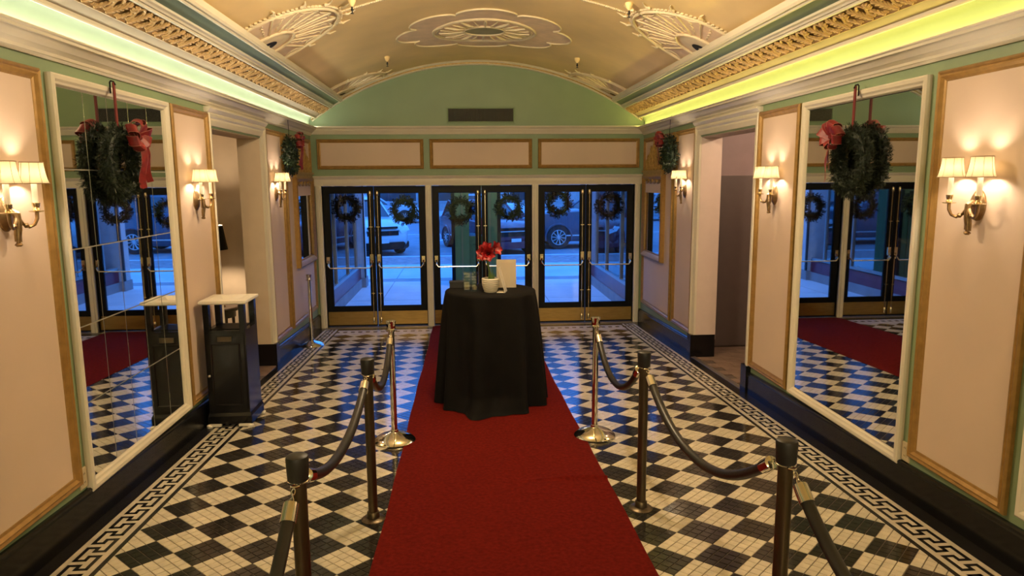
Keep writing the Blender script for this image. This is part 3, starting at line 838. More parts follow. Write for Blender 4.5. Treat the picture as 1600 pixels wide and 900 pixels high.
# ------------------------------------------------------------------ sconces
def sconce_proto():
    t = thing('wall_sconce', 'x', 'wall light', (0, 0, 0), 0, 'twin candle wall sconces')
    q = MB(); q.loops([[(d, .052 * r * math.cos(a), .08 * r * math.sin(a)) for a in [2*PI*i/24 for i in range(24)]] for d, r in ((0, 1), (.008, 1), (.014, .9), (.016, .82), (.024, .7), (.028, .45), (.03, .1))], cap0=True, cap1=True)
    q.build('backplate', 'old_brass', t, smooth=True)
    q = MB(); q.tube([(.03, 0, .02), (.055, 0, .0), (.06, 0, -.03), (.055, 0, -.07), (.05, 0, -.135)], [.012, .018, .014, .017, .009], 8)
    q.lathe([(.010, -.150), (.018, -.142), (.012, -.134)], 8, (.05, 0, 0)); q.tube([(.055, .012, -.02), (.05, .016, -.09), (.05, .018, -.13)], [.005, .008, .006], 6); q.tube([(.055, -.012, -.02), (.05, -.016, -.09), (.05, -.018, -.125)], [.005, .008, .006], 6)
    q.build('tassel', 'old_brass', t, smooth=True)
    for s in (-1, 1):
        q = MB(); e = .085; yy = s * .105
        q.tube([(.055, 0, -.01), (.06, s * .03, -.045), (.07, s * .062, -.062), (.08, s * .088, -.052), (e, s * .103, -.025), (e, yy, .005)], [.010, .0085, .008, .008, .009, .009], 8)
        q.lathe([(.007, -.065), (.014, -.052), (.007, -.042)], 8, (.066, s * .045, 0.0))
        arm = q.build('arm', 'old_brass', t, smooth=True)
        q = MB(); q.lathe([(.006, .004), (.030, .008), (.034, .012), (.030, .013), (.008, .010)], 16, (e, yy, 0)); q.build('bobeche', 'bright_brass', arm, smooth=True)
        q = MB(); q.lathe([(.010, .010), (.016, .018), (.012, .026), (.016, .036), (.018, .050), (.015, .052)], 12, (e, yy, 0)); q.build('candle_cup', 'bright_brass', arm, smooth=True)
        q = MB(); q.lathe([(.0125, .046), (.0125, .150), (.006, .152)], 12, (e, yy, 0)); q.build('candle', 'candle', arm, smooth=True)
        q = MB(); q.lathe([(.066, .142), (.060, .158), (.054, .185), (.050, .215), (.048, .243), (.0465, .243), (.0485, .215), (.0525, .185), (.0585, .158), (.0645, .142), (.066, .142)], 20, (e, yy, 0), capb=False, capt=False)
        sh = q.build('lamp_shade', 'shade', t, smooth=True)
        q = MB()
        for z, r in ((.142, .0665), (.241, .0485)):
            q.tube([(e + r * math.cos(2*PI*i/20), yy + r * math.sin(2*PI*i/20), z) for i in range(20)], .0022, 5, closed=True)
        for k in range(8):
            a = 2*PI*k/8 + .3
            q.tube([(e + r * math.cos(a), yy + r * math.sin(a), z) for r, z in ((.0665, .142), (.0605, .158), (.0545, .185), (.0505, .215), (.0485, .243))], .0011, 4)
        q.build('shade_trim', 'shade_trim', sh)
    return t
SC = sconce_proto()
def add_bulbs(t):
    for s in (-1, 1):
        ld = bpy.data.lights.new('bulb', 'POINT'); ld.energy = SCONCE_W; ld.color = (1.0, .80, .60); ld.shadow_soft_size = .022
        lo = bpy.data.objects.new('bulb', ld); COL.objects.link(lo); lo.parent = t; lo.location = (.085, s * .105, .185)
first = True
for side, Y, lab in ((-1, 3.43, 'twin shade wall sconce at the left edge of the picture'), (-1, 5.80, 'twin shade wall sconce between tiled mirror and left opening'),
                     (-1, 8.22, 'twin shade wall sconce beyond the left opening'), (1, 3.43, 'twin shade wall sconce nearest the camera on the right wall'),
                     (1, 5.80, 'twin shade wall sconce between right mirror and right opening'), (1, 8.22, 'twin shade wall sconce beyond the right opening'),
                     (-1, .33, 'twin shade wall sconce behind the camera on the left wall'), (1, .33, 'twin shade wall sconce behind the camera on the right wall')):
    t = SC if first else copy_tree(SC); first = False
    t['label'] = lab
    t.location = (SX(side, .006), Y, 1.985); t.rotation_euler = (0, 0, 0 if side < 0 else PI)
    SCS = t
for o in [o for o in bpy.data.objects if o.name.startswith('wall_sconce')]: add_bulbs(o)

# ------------------------------------------------------------------ wreaths
def wreath_mesh(R, r, n, ln, wd, seed, needles=5, flat=.75):
    rr = random.Random(seed); q = MB()
    q.tube([(0, R * math.cos(2*PI*i/28), R * math.sin(2*PI*i/28)) for i in range(28)], r * .42, 7, closed=True)
    for k in range(n):
        a = rr.uniform(0, 2*PI); b = rr.uniform(0, 2*PI); rad = r * rr.uniform(.25, .95)
        rd = Vector((0, math.cos(a), math.sin(a))); tg = Vector((0, -math.sin(a), math.cos(a)))
        out = Vector((flat * math.sin(b), 0, 0)) + rd * math.cos(b)
        p = rd * R + out * rad * .8
        d = (out * rr.uniform(.5, 1.2) + tg * rr.uniform(-.4, 1.3) + Vector((rr.uniform(-.25, .25), rr.uniform(-.25, .25), rr.uniform(-.35, .15)))).normalized()
        L = ln * rr.uniform(.6, 1.25)
        sd = d.cross(Vector((rr.uniform(-1, 1), rr.uniform(-1, 1), rr.uniform(-1, 1)))).normalized()
        up = d.cross(sd)
        for m in range(needles):
            u = m / max(1, needles - 1); c = p + d * L * u * .55
            for s in ((-1, 1) if needles > 1 else (1,)):
                e = c + (d * .6 + sd * s * .75 + up * rr.uniform(-.4, .4)).normalized() * L * (.62 - .2 * u)
                wv = (up * rr.uniform(.6, 1) + d * .3).normalized() * wd
                m_ = (c + e) * .5
                q.add([c - wv * .25, m_ - wv * .5, e, m_ + wv * .5], [(0, 1, 2, 3)])
    return q
def loop_strip(q, pts, wdir, w):   # ribbon of width w along pts
    L = [];
    for p, wv in zip(pts, wdir):
        L.append((Vector(p) - Vector(wv) * w / 2, Vector(p) + Vector(wv) * w / 2))
    q.loops([[a, a * .35 + b * .65, b] if False else [a, (a + b) / 2, b] for a, b in L], closed=False)
def bow_parts(t, at, sc=1.0, tails=((.02, -.26), (.09, -.24))):
    # bow faces +x (into the room); y along wall, z up
    b = MB(); ed = MB()
    rr = random.Random(5)
    for ang, ln in ((.35, .125), (1.1, .11), (1.9, .11), (2.7, .125), (-.25, .105), (3.4, .105), (1.5, .085), (4.2, .08), (5.2, .08)):
        c, s = math.cos(ang), math.sin(ang)
        pts = []
        for i in range(13):
            u = i / 12
            rad = ln * sc * math.sin(PI * u) ** .75
            pts.append((at[0] + .03 + .034 * sc * math.sin(2 * PI * u) + .10 * rad, at[1] + c * rad, at[2] + s * rad))
        wv = Vector((.30 + .2 * math.sin(ang * 3), -s, c)).normalized()
        loop_strip(b, pts, [wv] * 13, .058 * sc)
        for e in (-1, 1): ed.tube([Vector(p) + wv * e * .029 * sc for p in pts], .0014, 4)
    b.tube([(at[0] + .02, at[1] - .012, at[2]), (at[0] + .045, at[1], at[2]), (at[0] + .02, at[1] + .012, at[2])], .014 * sc, 6)
    bo = b.build('bow', 'ribbon', t, smooth=True)
    ed.build('ribbon_edge', 'ribbon_edge', bo)
    for (dy, dz) in tails:
        q = MB(); e2 = MB()
        pts = [(at[0] + .03 + .018 * math.sin(5 * u), at[1] + dy * u + .012 * math.sin(6 * u), at[2] + dz * u) for u in [i / 9 for i in range(10)]]
        wv = Vector((.35, .9, .2)).normalized()
        loop_strip(q, pts, [Vector((.35 + .2 * math.sin(i), .9, .2)).normalized() for i in range(10)], .052 * sc)
        for e in (-1, 1): e2.tube([Vector(p) + wv * e * .026 * sc for p in pts], .0014, 4)
        ta = q.build('ribbon_tail', 'ribbon', t, smooth=True); e2.build('ribbon_edge', 'ribbon_edge', ta)
WM = wreath_mesh(.168, .078, 1700, .052, .0042, 11, needles=5, flat=.5)
WMesh = WM.mesh('foliage', 'needles')
WF = wreath_mesh(.185, .080, 420, .085, .030, 12, needles=2).mesh('foliage', 'leaf_glossy')
def wall_wreath(side, Y, z, hookz, off, me, label, bow_at, tails, wire=False):
    t = thing('wreath', label, 'wreath', (SX(side, off), Y, z), 0 if side < 0 else PI, 'wreaths on the side walls')
    put('foliage', me, t, sc=(.8, .84, .84) if wire else None)
    if not wire:
        q = MB(); q.box(-.004, .004, -.011, .011, .15, hookz - z + .002)
        q.build('hanging_strap', 'strap', t)
        q = MB(); q.tube([(-off + .044, 0, hookz - z - .06), (-off + .044, 0, hookz - z + .004), (-off + .05, 0, hookz - z + .012), (.0, 0, hookz - z + .008), (.010, 0, hookz - z - .012)], .005, 6); q.build('hook', 'iron', t)
    else:
        q = MB(); q.tube([(0, 0, .16), (-.01, 0, hookz - z), (-off + .075, 0, hookz - z + .03)], .003, 5); q.build('hanging_wire', 'iron', t)
    bow_parts(t, bow_at, 1.0, tails)
wall_wreath(-1, 4.475, 2.235, 2.715, .066, WMesh, 'fir wreath with big red bow hanging before the tiled mirror', (.045, .09, .165), ((.07, -.31), (.17, -.27)))
wall_wreath(1, 4.555, 2.235, 2.715, .066, WMesh, 'fir wreath with red bow hanging before the right wall mirror', (.045, -.12, .165), ((-.09, -.30), (-.05, -.22)))
wall_wreath(-1, 8.62, 2.43, 2.86, .10, WF, 'leafy wreath with red ribbon over the left gilt mirror', (.06, .10, .17), ((.10, -.30), (.16, -.33)), True)
wall_wreath(1, 8.62, 2.43, 2.86, .10, WF, 'leafy wreath with red ribbon over the right gilt mirror', (.06, -.10, .17), ((-.10, -.30), (-.06, -.25)), True)
DWL = ['first', 'second', 'third', 'fourth', 'fifth', 'last']
DW = wreath_mesh(.145, .060, 300, .075, .016, 21, needles=3, flat=.5).mesh('foliage', 'needles_dark')
dwl = ['bare evergreen wreath on the leftmost door glass', 'bare evergreen wreath on the door with the white car behind', 'bare evergreen wreath on the door left of the red flower',
       'bare evergreen wreath above the red flower and the card', 'bare evergreen wreath on the door with the dark vehicle behind', 'bare evergreen wreath on the rightmost door glass']
for k, (x, z) in enumerate(((-1.69, 1.735), (-.865, 1.70), (-.04, 1.69), (.67, 1.73), (1.40, 1.785), (2.16, 1.74))):
    t = thing('door_wreath', dwl[k], 'wreath', (x, YE + .135, z), PI / 2, 'wreaths on the door glass')
    put('foliage', DW, t, rot=(k * 1.1, 0, 0))
    q = MB(); q.tube([(0, 0, .13), (.015, 0, .27), (.05, 0, .29)], .003, 5); q.build('hanger', 'iron', t)

# ------------------------------------------------------------------ stanchions and ropes
def bronze_post(x, Y, label):
    t = thing('stanchion', label, 'stanchion', (x, Y, fz(Y) + .0035), 0, 'bronze floor fixed stanchions')
    q = MB(); q.lathe([(.068, 0), (.068, .004), (.060, .010), (.036, .014), (.034, .045), (.030, .050)], 28); q.build('base', 'bronze', t, smooth=True)
    q = MB(); q.lathe([(.0265, .045), (.0265, .862)], 24); q.build('pole', 'bronze', t, smooth=True)
    q = MB(); q.lathe([(.030, .842), (.035, .852), (.037, .90), (.038, .922), (.036, .931), (.030, .935), (.010, .937)], 28); q.build('cap', 'cap_black', t, smooth=True)
    q = MB(); q.tube([(.033 * math.cos(2*PI*i/24), .033 * math.sin(2*PI*i/24), .846) for i in range(24)], .0035, 6, closed=True)
    for s in (-1, 1):
        q.tube([(.014 * math.cos(2*PI*i/12) , s * .045 + .012 * math.sin(2*PI*i/12), .846) for i in range(12)], .003, 5, closed=True)
    q.build('ring', 'chrome', t, smooth=True)
def chrome_post(x, Y, label):
    t = thing('stanchion', label, 'stanchion', (x, Y, fz(Y) + (.0105 if abs(x) < 1.2 else .0035)), 0, 'chrome stanchions')
    q = MB(); q.lathe([(.155, 0), (.157, .006), (.150, .016), (.125, .034), (.085, .052), (.045, .064), (.030, .070), (.028, .085), (.022, .088)], 40); q.build('base', 'chrome', t, smooth=True)
    q = MB(); q.lathe([(.0225, .08), (.0225, .845)], 24); q.build('pole', 'chrome', t, smooth=True)
    q = MB(); q.lathe([(.024, .850), (.029, .858), (.035, .915), (.030, .915), (.030, .909), (.006, .905)], 36, fn=lambda a, i: 1 + (.05 * math.cos(12 * a) if 0 < i < 3 else 0)); q.build('finial', 'chrome', t, smooth=True)
    q = MB(); q.lathe([(.022, .838), (.042, .842), (.042, .847), (.022, .850)], 28); q.build('collar', 'chrome', t, smooth=True)
ST = {'L1': (-.567, 2.27), 'L2': (-.537, 3.77), 'L3': (-.545, 5.10), 'R1': (1.113, 2.27), 'R2': (.998, 3.777), 'R3': (.968, 5.075), 'L0': (-.60, .77), 'R0': (1.20, .77)}
bronze_post(*ST['L1'], 'bronze stanchion with black cap, nearest the camera on the left')
bronze_post(*ST['L2'], 'bronze stanchion with black cap at the left carpet edge, second from the camera')
bronze_post(*ST['R1'], 'bronze stanchion with black cap, nearest the camera on the right')
bronze_post(*ST['R2'], 'bronze stanchion with black cap at the right carpet edge, second from the camera')
bronze_post(*ST['L0'], 'bronze stanchion below the picture on the left')
bronze_post(*ST['R0'], 'bronze stanchion below the picture on the right')
chrome_post(*ST['L3'], 'chrome stanchion with dome base left of the table')
chrome_post(*ST['R3'], 'chrome stanchion with dome base right of the table')
chrome_post(-1.96, 8.93, 'chrome stanchion standing alone by the left wall near the doors')
def rope(a, b, za, zb, zm, label, low=.5):
    A = Vector((*ST[a], za)); B = Vector((*ST[b], zb))
    dr = (B - A); dr.z = 0; dr.normalize()
    A = A + dr * .058; B = B - dr * .058
    n = 30; pts = []
    # power curve sag between the ends
    for i in range(n + 1):
        u = i / n
        p = A.lerp(B, u)
        sag = 1 - abs(2 * u - 1) ** 2.1
        p.z -= ((za + zb) / 2 - zm) * sag
        pts.append(p)
    t = thing('barrier_rope', label, 'rope', A, 0, 'black barrier ropes')
    loc = [p - A for p in pts]
    # arc-length trimmed ends
    L = [0]
    for i in range(n): L.append(L[-1] + (loc[i+1] - loc[i]).length)
    def at(s):
        s = max(0, min(L[-1], s))
        for i in range(n):
            if s <= L[i+1]: return loc[i].lerp(loc[i+1], (s - L[i]) / (L[i+1] - L[i] + 1e-9))
        return loc[-1]
    T = L[-1]; c = .045; f = .072
    q = MB(); q.tube([at(c + f - .005 + (T - 2*c - 2*f + .01) * i / 40) for i in range(41)], .0215, 12); q.build('rope_body', 'rope_vinyl', t, smooth=True)
    for e in (0, 1):
        g = (lambda s: at(s)) if e == 0 else (lambda s: at(T - s))
        q = MB(); q.tube([g(c), g(c + .006), g(c + f * .5), g(c + f)], [.014, .0245, .0255, .0255], 14); q.build('ferrule', 'chrome', t, smooth=True)
        q = MB()
        for k in range(3):
            m = g(.004 + c * (k + .5) / 3); d = (g(.02 + .01 * k) - g(.01 * k)); d = d.normalized() if d.length > 0 else Vector((0, 0, -1))
            sd = d.cross(Vector((1, 0, 0))).normalized() if k % 2 else d.cross(Vector((0, 1, .2))).normalized()
            q.tube([m + d * .011 * math.cos(2*PI*i/10) + sd * .006 * math.sin(2*PI*i/10) for i in range(10)], .0022, 5, closed=True)
        q.build('chain', 'chrome', t, smooth=True)
zt = lambda k: fz(ST[k][1]) + .845
rope('L1', 'L2', zt('L1'), zt('L2'), .955, 'black barrier rope between the two bronze posts on the left')
rope('L2', 'L3', zt('L2'), zt('L3') - .01, .835, 'black barrier rope from left bronze post to left chrome post')
rope('R1', 'R2', zt('R1'), zt('R2'), .845, 'black barrier rope sagging between the two bronze posts on the right')
rope('R2', 'R3', zt('R2'), zt('R3') - .01, .795, 'black barrier rope from right bronze post to right chrome post')
rope('L0', 'L1', zt('L0'), zt('L1'), .86, 'black barrier rope running out of the picture at lower left')
rope('R0', 'R1', zt('R0'), zt('R1'), .86, 'black barrier rope running out of the picture at lower right')

# ------------------------------------------------------------------ table, cloth and things on it
TX, TY = .225, 6.13
TZ = 1.172
FT = fz(TY) + .011
t = thing('cocktail_table', 'tall round cocktail table hidden under the black cloth', 'table', (TX, TY, FT))
H = TZ - FT
q = MB(); q.lathe([(.36, H - .03), (.378, H - .026), (.378, H - .006), (.37, H - .004)], 40); q.build('tabletop', 'dark_wood', t, smooth=True)
q = MB(); q.lathe([(.03, .03), (.03, H - .03)], 14); q.build('column', 'iron', t, smooth=True)
q = MB(); q.lathe([(.24, 0), (.24, .012), (.06, .03), (.03, .04)], 28); q.build('foot', 'iron', t, smooth=True)
def cloth_fn(u, v):
    a = 2 * PI * u
    if v < .16:
        r = .384 * v / .16; z = TZ + .001
    elif v < .22:
        k = (v - .16) / .06; r = .384 + .016 * math.sin(k * PI / 2); z = TZ - .020 * k * k
    else:
        k = (v - .22) / .78
        fold = .5 + .5 * math.sin(10 * a + 1.3 * math.sin(2 * a) + .6) ; fold2 = .5 + .5 * math.sin(14 * a + 2.0)
        r = .398 + .050 * k ** .8 + (.098 * fold ** 1.6 + .030 * fold2 - .046) * k ** .7
        fr = max(0, math.cos(a + PI / 2 + .12)) ** 6
        z = TZ - .02 - (TZ - .02 - FT - .006) * min(1, k * (1 + .0 * fr))
        if k > .86: r += fr * .11 * (k - .86) / .14
    X = TX + r * math.cos(a); Y = TY + r * math.sin(a)
    z = max(z, fz(Y) + .0145)
    return (X, Y, z)
q = MB(); q.grid(cloth_fn, 180, 44, True)
cl = q.build('tablecloth', 'cloth_black', smooth=True, angle=80); tag(cl, 'black floor length cloth draped over the round table', 'tablecloth')
ZT = TZ + .0025
# potted amaryllis
t = thing('potted_amaryllis', 'red amaryllis blooming in a ribbed white pot on the black table', 'potted plant', (.222, 5.98, ZT))
q = MB(); pr = [(.050, 0)]
for i in range(7):
    z = .004 + i * .0165; r = .053 + .022 * math.sin(min(1, (i + .5) / 5.5) * PI / 2)
    pr += [(r - .004, z), (r + .001, z + .003), (r + .002, z + .012), (r - .002, z + .0155)]
pr += [(.072, .122), (.066, .122), (.064, .105)]
q.lathe(pr, 32, capt=False); pot = q.build('pot', 'pot_white', t, smooth=True)
q = MB(); q.lathe([(.064, .104), (.03, .108), (.001, .108)], 20, capb=False); q.build('soil', 'dark_wood', pot, smooth=True)
q = MB(); q.tube([(0.005, 0, .105), (-.003, 0, .16), (-.016, 0, .22), (-.026, .0, .265)], [.011, .0095, .0085, .009], 8); q.build('stem', 'stem_green', t, smooth=True)
for dx_, hh in ((.012, .10), (-.01, .075), (.022, .06)):
    q = MB(); q.grid(lambda u, v: (dx_ + (v - .5) * .022 * (1 - u * .8) + u * dx_ * .6, .004 - .01 * u, .104 + hh * u), 6, 2); q.build('leaf', 'stem_green', t, smooth=True)
rr = random.Random(4)
for (bx, by, bz, yaw, pit) in ((-.062, -.01, .335, -2.3, .15), (-.02, -.045, .335, -1.62, .05), (-.035, .03, .37, -1.9, .6), (.048, -.005, .375, -.7, .35)):
    d = Vector((math.cos(yaw) * math.cos(pit), math.sin(yaw) * math.cos(pit), math.sin(pit))); s_ = d.cross(Vector((0, 0, 1))).normalized(); u_ = s_.cross(d)
    c = Vector((bx, by, bz)); base = c - d * .045
    flo = None
    for k in range(6):
        a = 2*PI*k/6 + .25
        ra = s_ * math.cos(a) + u_ * math.sin(a); ta = -s_ * math.sin(a) + u_ * math.cos(a)
        q = MB()
        def pf(u, v, ra=ra, ta=ta):
            w_ = .027 * math.sin(PI * min(1, u * .93 + .05)) ** .7
            return tuple(base + d * (.055 * math.sin(u * 1.75)) + ra * (.008 + .058 * u ** 1.4) + ta * (v - .5) * 2 * w_ + d * .012 * (abs(v - .5) * 2) ** 2 * u)
        q.grid(pf, 8, 4)
        if flo is None: flo = q.build('flower', 'petal', t, smooth=True)
        else: q.build('petal', 'petal', flo, smooth=True)
    q = MB(); q.tube([base + d * .0, base + d * .02, base + d * .034], [.006, .013, .003], 8); q.build('flower_throat', 'flower_dark', flo, smooth=True)
    q = MB(); q.tube([Vector((-.026, 0, .262)), base * .6 + Vector((-.026, 0, .262)) * .4, base + d * .01], [.005, .006, .012], 6); q.build('flower_stalk', 'stem_green', flo, smooth=True)
# square glass holders
def glass_holder(x, Y, label, fill):
    t = thing('glass_holder', label, 'glass vase', (x, Y, ZT), .12, 'square glass holders')
    s = .031; h = .165
    q = MB()
    o = [[(sx * s, sy * s, z) for sx, sy in ((-1,-1),(1,-1),(1,1),(-1,1))] for z in (0, h)]
    i_ = [[(sx * (s - .005), sy * (s - .005), z) for sx, sy in ((-1,-1),(1,-1),(1,1),(-1,1))] for z in (h, .012)]
    q.loops(o + i_, cap0=True, cap1=True); q.build('glass', 'clear_glass', t)
    q = MB()
    if fill == 'card':
        q.box(-.022, .022, -.006, .006, .012, .078); c = q.build('candle', 'wax', t)
        q = MB(); frame_loops(q, lambda a, b, d: (a, -.006 - d, b), -.022, .022, .012, .078, [(0, 0), (0, .002), (.005, .002), (.006, 0)]); q.build('label_frame', 'card', c)
    else:
        q.lathe([(.018, .012), (.020, .03), (.012, .048), (.004, .052)], 12); q.build('candle', 'wax', t, smooth=True)
glass_holder(.018, 6.06, 'left square glass holder with a tan candle on the black table', 'card')
glass_holder(.086, 6.055, 'right square glass holder beside the white pot', 'wax')
# sign card and small stand
t = thing('sign_card', 'large blank cream card leaning back on the black table', 'sign', (.373, 6.22, ZT), -.06)
q = MB(); q.hexa([(-.088, -.004, 0), (.088, -.004, 0), (.088, 0, 0), (-.088, 0, 0)], [(-.088, .045, .248), (.088, .045, .248), (.088, .049, .248), (-.088, .049, .248)]); q.build('board', 'card', t)
q = MB(); q.hexa([(-.02, .10, 0), (.02, .10, 0), (.02, .103, 0), (-.02, .103, 0)], [(-.02, .044, .2), (.02, .044, .2), (.02, .047, .2), (-.02, .047, .2)]); q.build('strut', 'card', t)
t = thing('card_stand', 'thin white card stand seen edge on beside the pot', 'sign', (.352, 5.97, ZT), 1.35)
q = MB(); q.hexa([(-.06, -.003, 0), (.06, -.003, 0), (.06, 0, 0), (-.06, 0, 0)], [(-.06, .052, .208), (.06, .052, .208), (.06, .055, .208), (-.06, .055, .208)]); q.build('face', 'pot_white', t)
q = MB(); q.hexa([(-.06, -.003, 0), (.06, -.003, 0), (.06, .07, 0), (-.06, .07, 0)], [(-.06, -.003, .003), (.06, -.003, .003), (.06, .07, .003), (-.06, .07, .003)]); q.build('foot', 'pot_white', t)
t = thing('black_tray', 'flat black box at the back left of the table top', 'box', (-.06, 6.30, ZT))
q = MB(); q.box(-.075, .075, -.055, .055, 0, .045); q.build('body', 'cap_black', t)
q = MB(); q.box(-.078, .078, -.058, .058, .045, .053); q.build('lid', 'cap_black', t)

# ------------------------------------------------------------------ litter bin
def litter_bin():
    x0, x1, y0, y1 = -2.062, -1.742, 5.585, 5.90
    cx, cy = (x0 + x1) / 2, (y0 + y1) / 2
    zf = fz(5.75)
    t = thing('litter_bin', 'tall black litter bin with open window and white rim by the left wall', 'litter bin', (cx, cy, zf))
    hx, hy = .16, .158
    q = MB(); q.box(-hx, hx, -hy, hy, .075, .80); b = q.build('body', 'black_gloss', t)
    q = MB(); q.loops([[(sx * (hx + e), sy * (hy + e), z) for sx, sy in ((-1,-1),(1,-1),(1,1),(-1,1))] for e, z in ((.012, .035), (.012, .10), (.002, .125))], cap0=True, cap1=True); q.build('plinth', 'black_gloss', t)
    q = MB(); q.box(-hx + .015, hx - .015, -hy - .012, -hy, .15, .78)
    d = q.build('door', 'black_gloss', t)
    q = MB(); frame_loops(q, lambda a, b_, e: (a, -hy - .012 - e, b_), -hx + .045, hx - .045, .19, .70, [(0, 0), (0, .006), (.008, .010), (.014, .002), (.014, 0)]); q.build('door_panel', 'black_gloss', d)
    q = MB(); q.lathe([(.004, 0), (.004, .012), (.011, .016), (.011, .022), (.004, .026)], 12)
    q.v = [(x - hx + .03, -hy - .012 - z, y + .44) for x, y, z in q.v]; q.build('knob', 'steel', d, smooth=True)
    q = MB(); q.box(-.055, .055, -hy - .020, -hy - .012, .715, .755); q.build('handle_plate', 'bronze', d)
    for sx in (-1, 1):
        for sy in (-1, 1):
            q = MB(); q.box(sx * hx, sx * (hx - .045), sy * hy, sy * (hy - .045), .80, 1.015); q.build('post', 'black_gloss', t)
    q = MB(); q.box(-hx + .045, hx - .045, -hy + .045, hy - .045, .80, .806); q.build('shelf', 'black_paint', t)
    # white rim with opening
    q = MB(); o = [(sx, sy) for sx, sy in ((-1,-1),(1,-1),(1,1),(-1,1))]
    q.loops([[(sx * (hx + e), sy * (hy + e), z) for sx, sy in o] for e, z in ((-.10, 1.015), (.012, 1.012), (.022, 1.022), (.020, 1.040), (-.035, 1.048), (-.062, 1.040), (-.10, 1.015))]); q.build('rim', 'white_plastic', t)
    # dolly feet
    for sx in (-1, 1):
        for sy in (-1, 1):
            q = MB(); cxx, cyy = sx * (hx + .0), sy * (hy + .01)
            q.lathe([(.022, .0), (.026, .006), (.026, .022), (.014, .030), (.008, .032)], 14, (cxx, cyy, .004)); q.box(cxx, cxx - sx * .09, cyy - .014, cyy + .014, .018, .038)
            q.build('foot', 'white_plastic', t, smooth=True)
litter_bin()

# outlets
def outlet(side, Y, z, label):
    t = thing('wall_outlet', label, 'outlet', (SX(side, 0), Y, z), 0 if side < 0 else PI)
    q = MB(); q.loops([[(d, s * (.036 - e), r * (.058 - e)) for s, r in ((-1,-1),(1,-1),(1,1),(-1,1))] for d, e in ((0, 0), (.006, 0), (.009, .004))], cap0=True, cap1=True); q.build('plate', 'outlet_cream', t)
    for zz in (-.024, .024):
        q = MB(); q.loops([[(d, .017 * math.cos(2*PI*i/14), zz + .015 * math.sin(2*PI*i/14)) for i in range(14)] for d in (.008, .012)], cap0=True, cap1=True); s = q.build('socket', 'outlet_cream', t)
        q = MB(); q.box(.012, .0126, -.007, -.004, zz - .004, zz + .006); q.box(.012, .0126, .004, .007, zz - .004, zz + .006); q.build('slots', 'dark', s)
outlet(-1, 3.845, .51, 'cream wall outlet beside the tiled mirror, left wall')
outlet(1, 3.845, .50, 'cream wall outlet beside the right wall mirror')

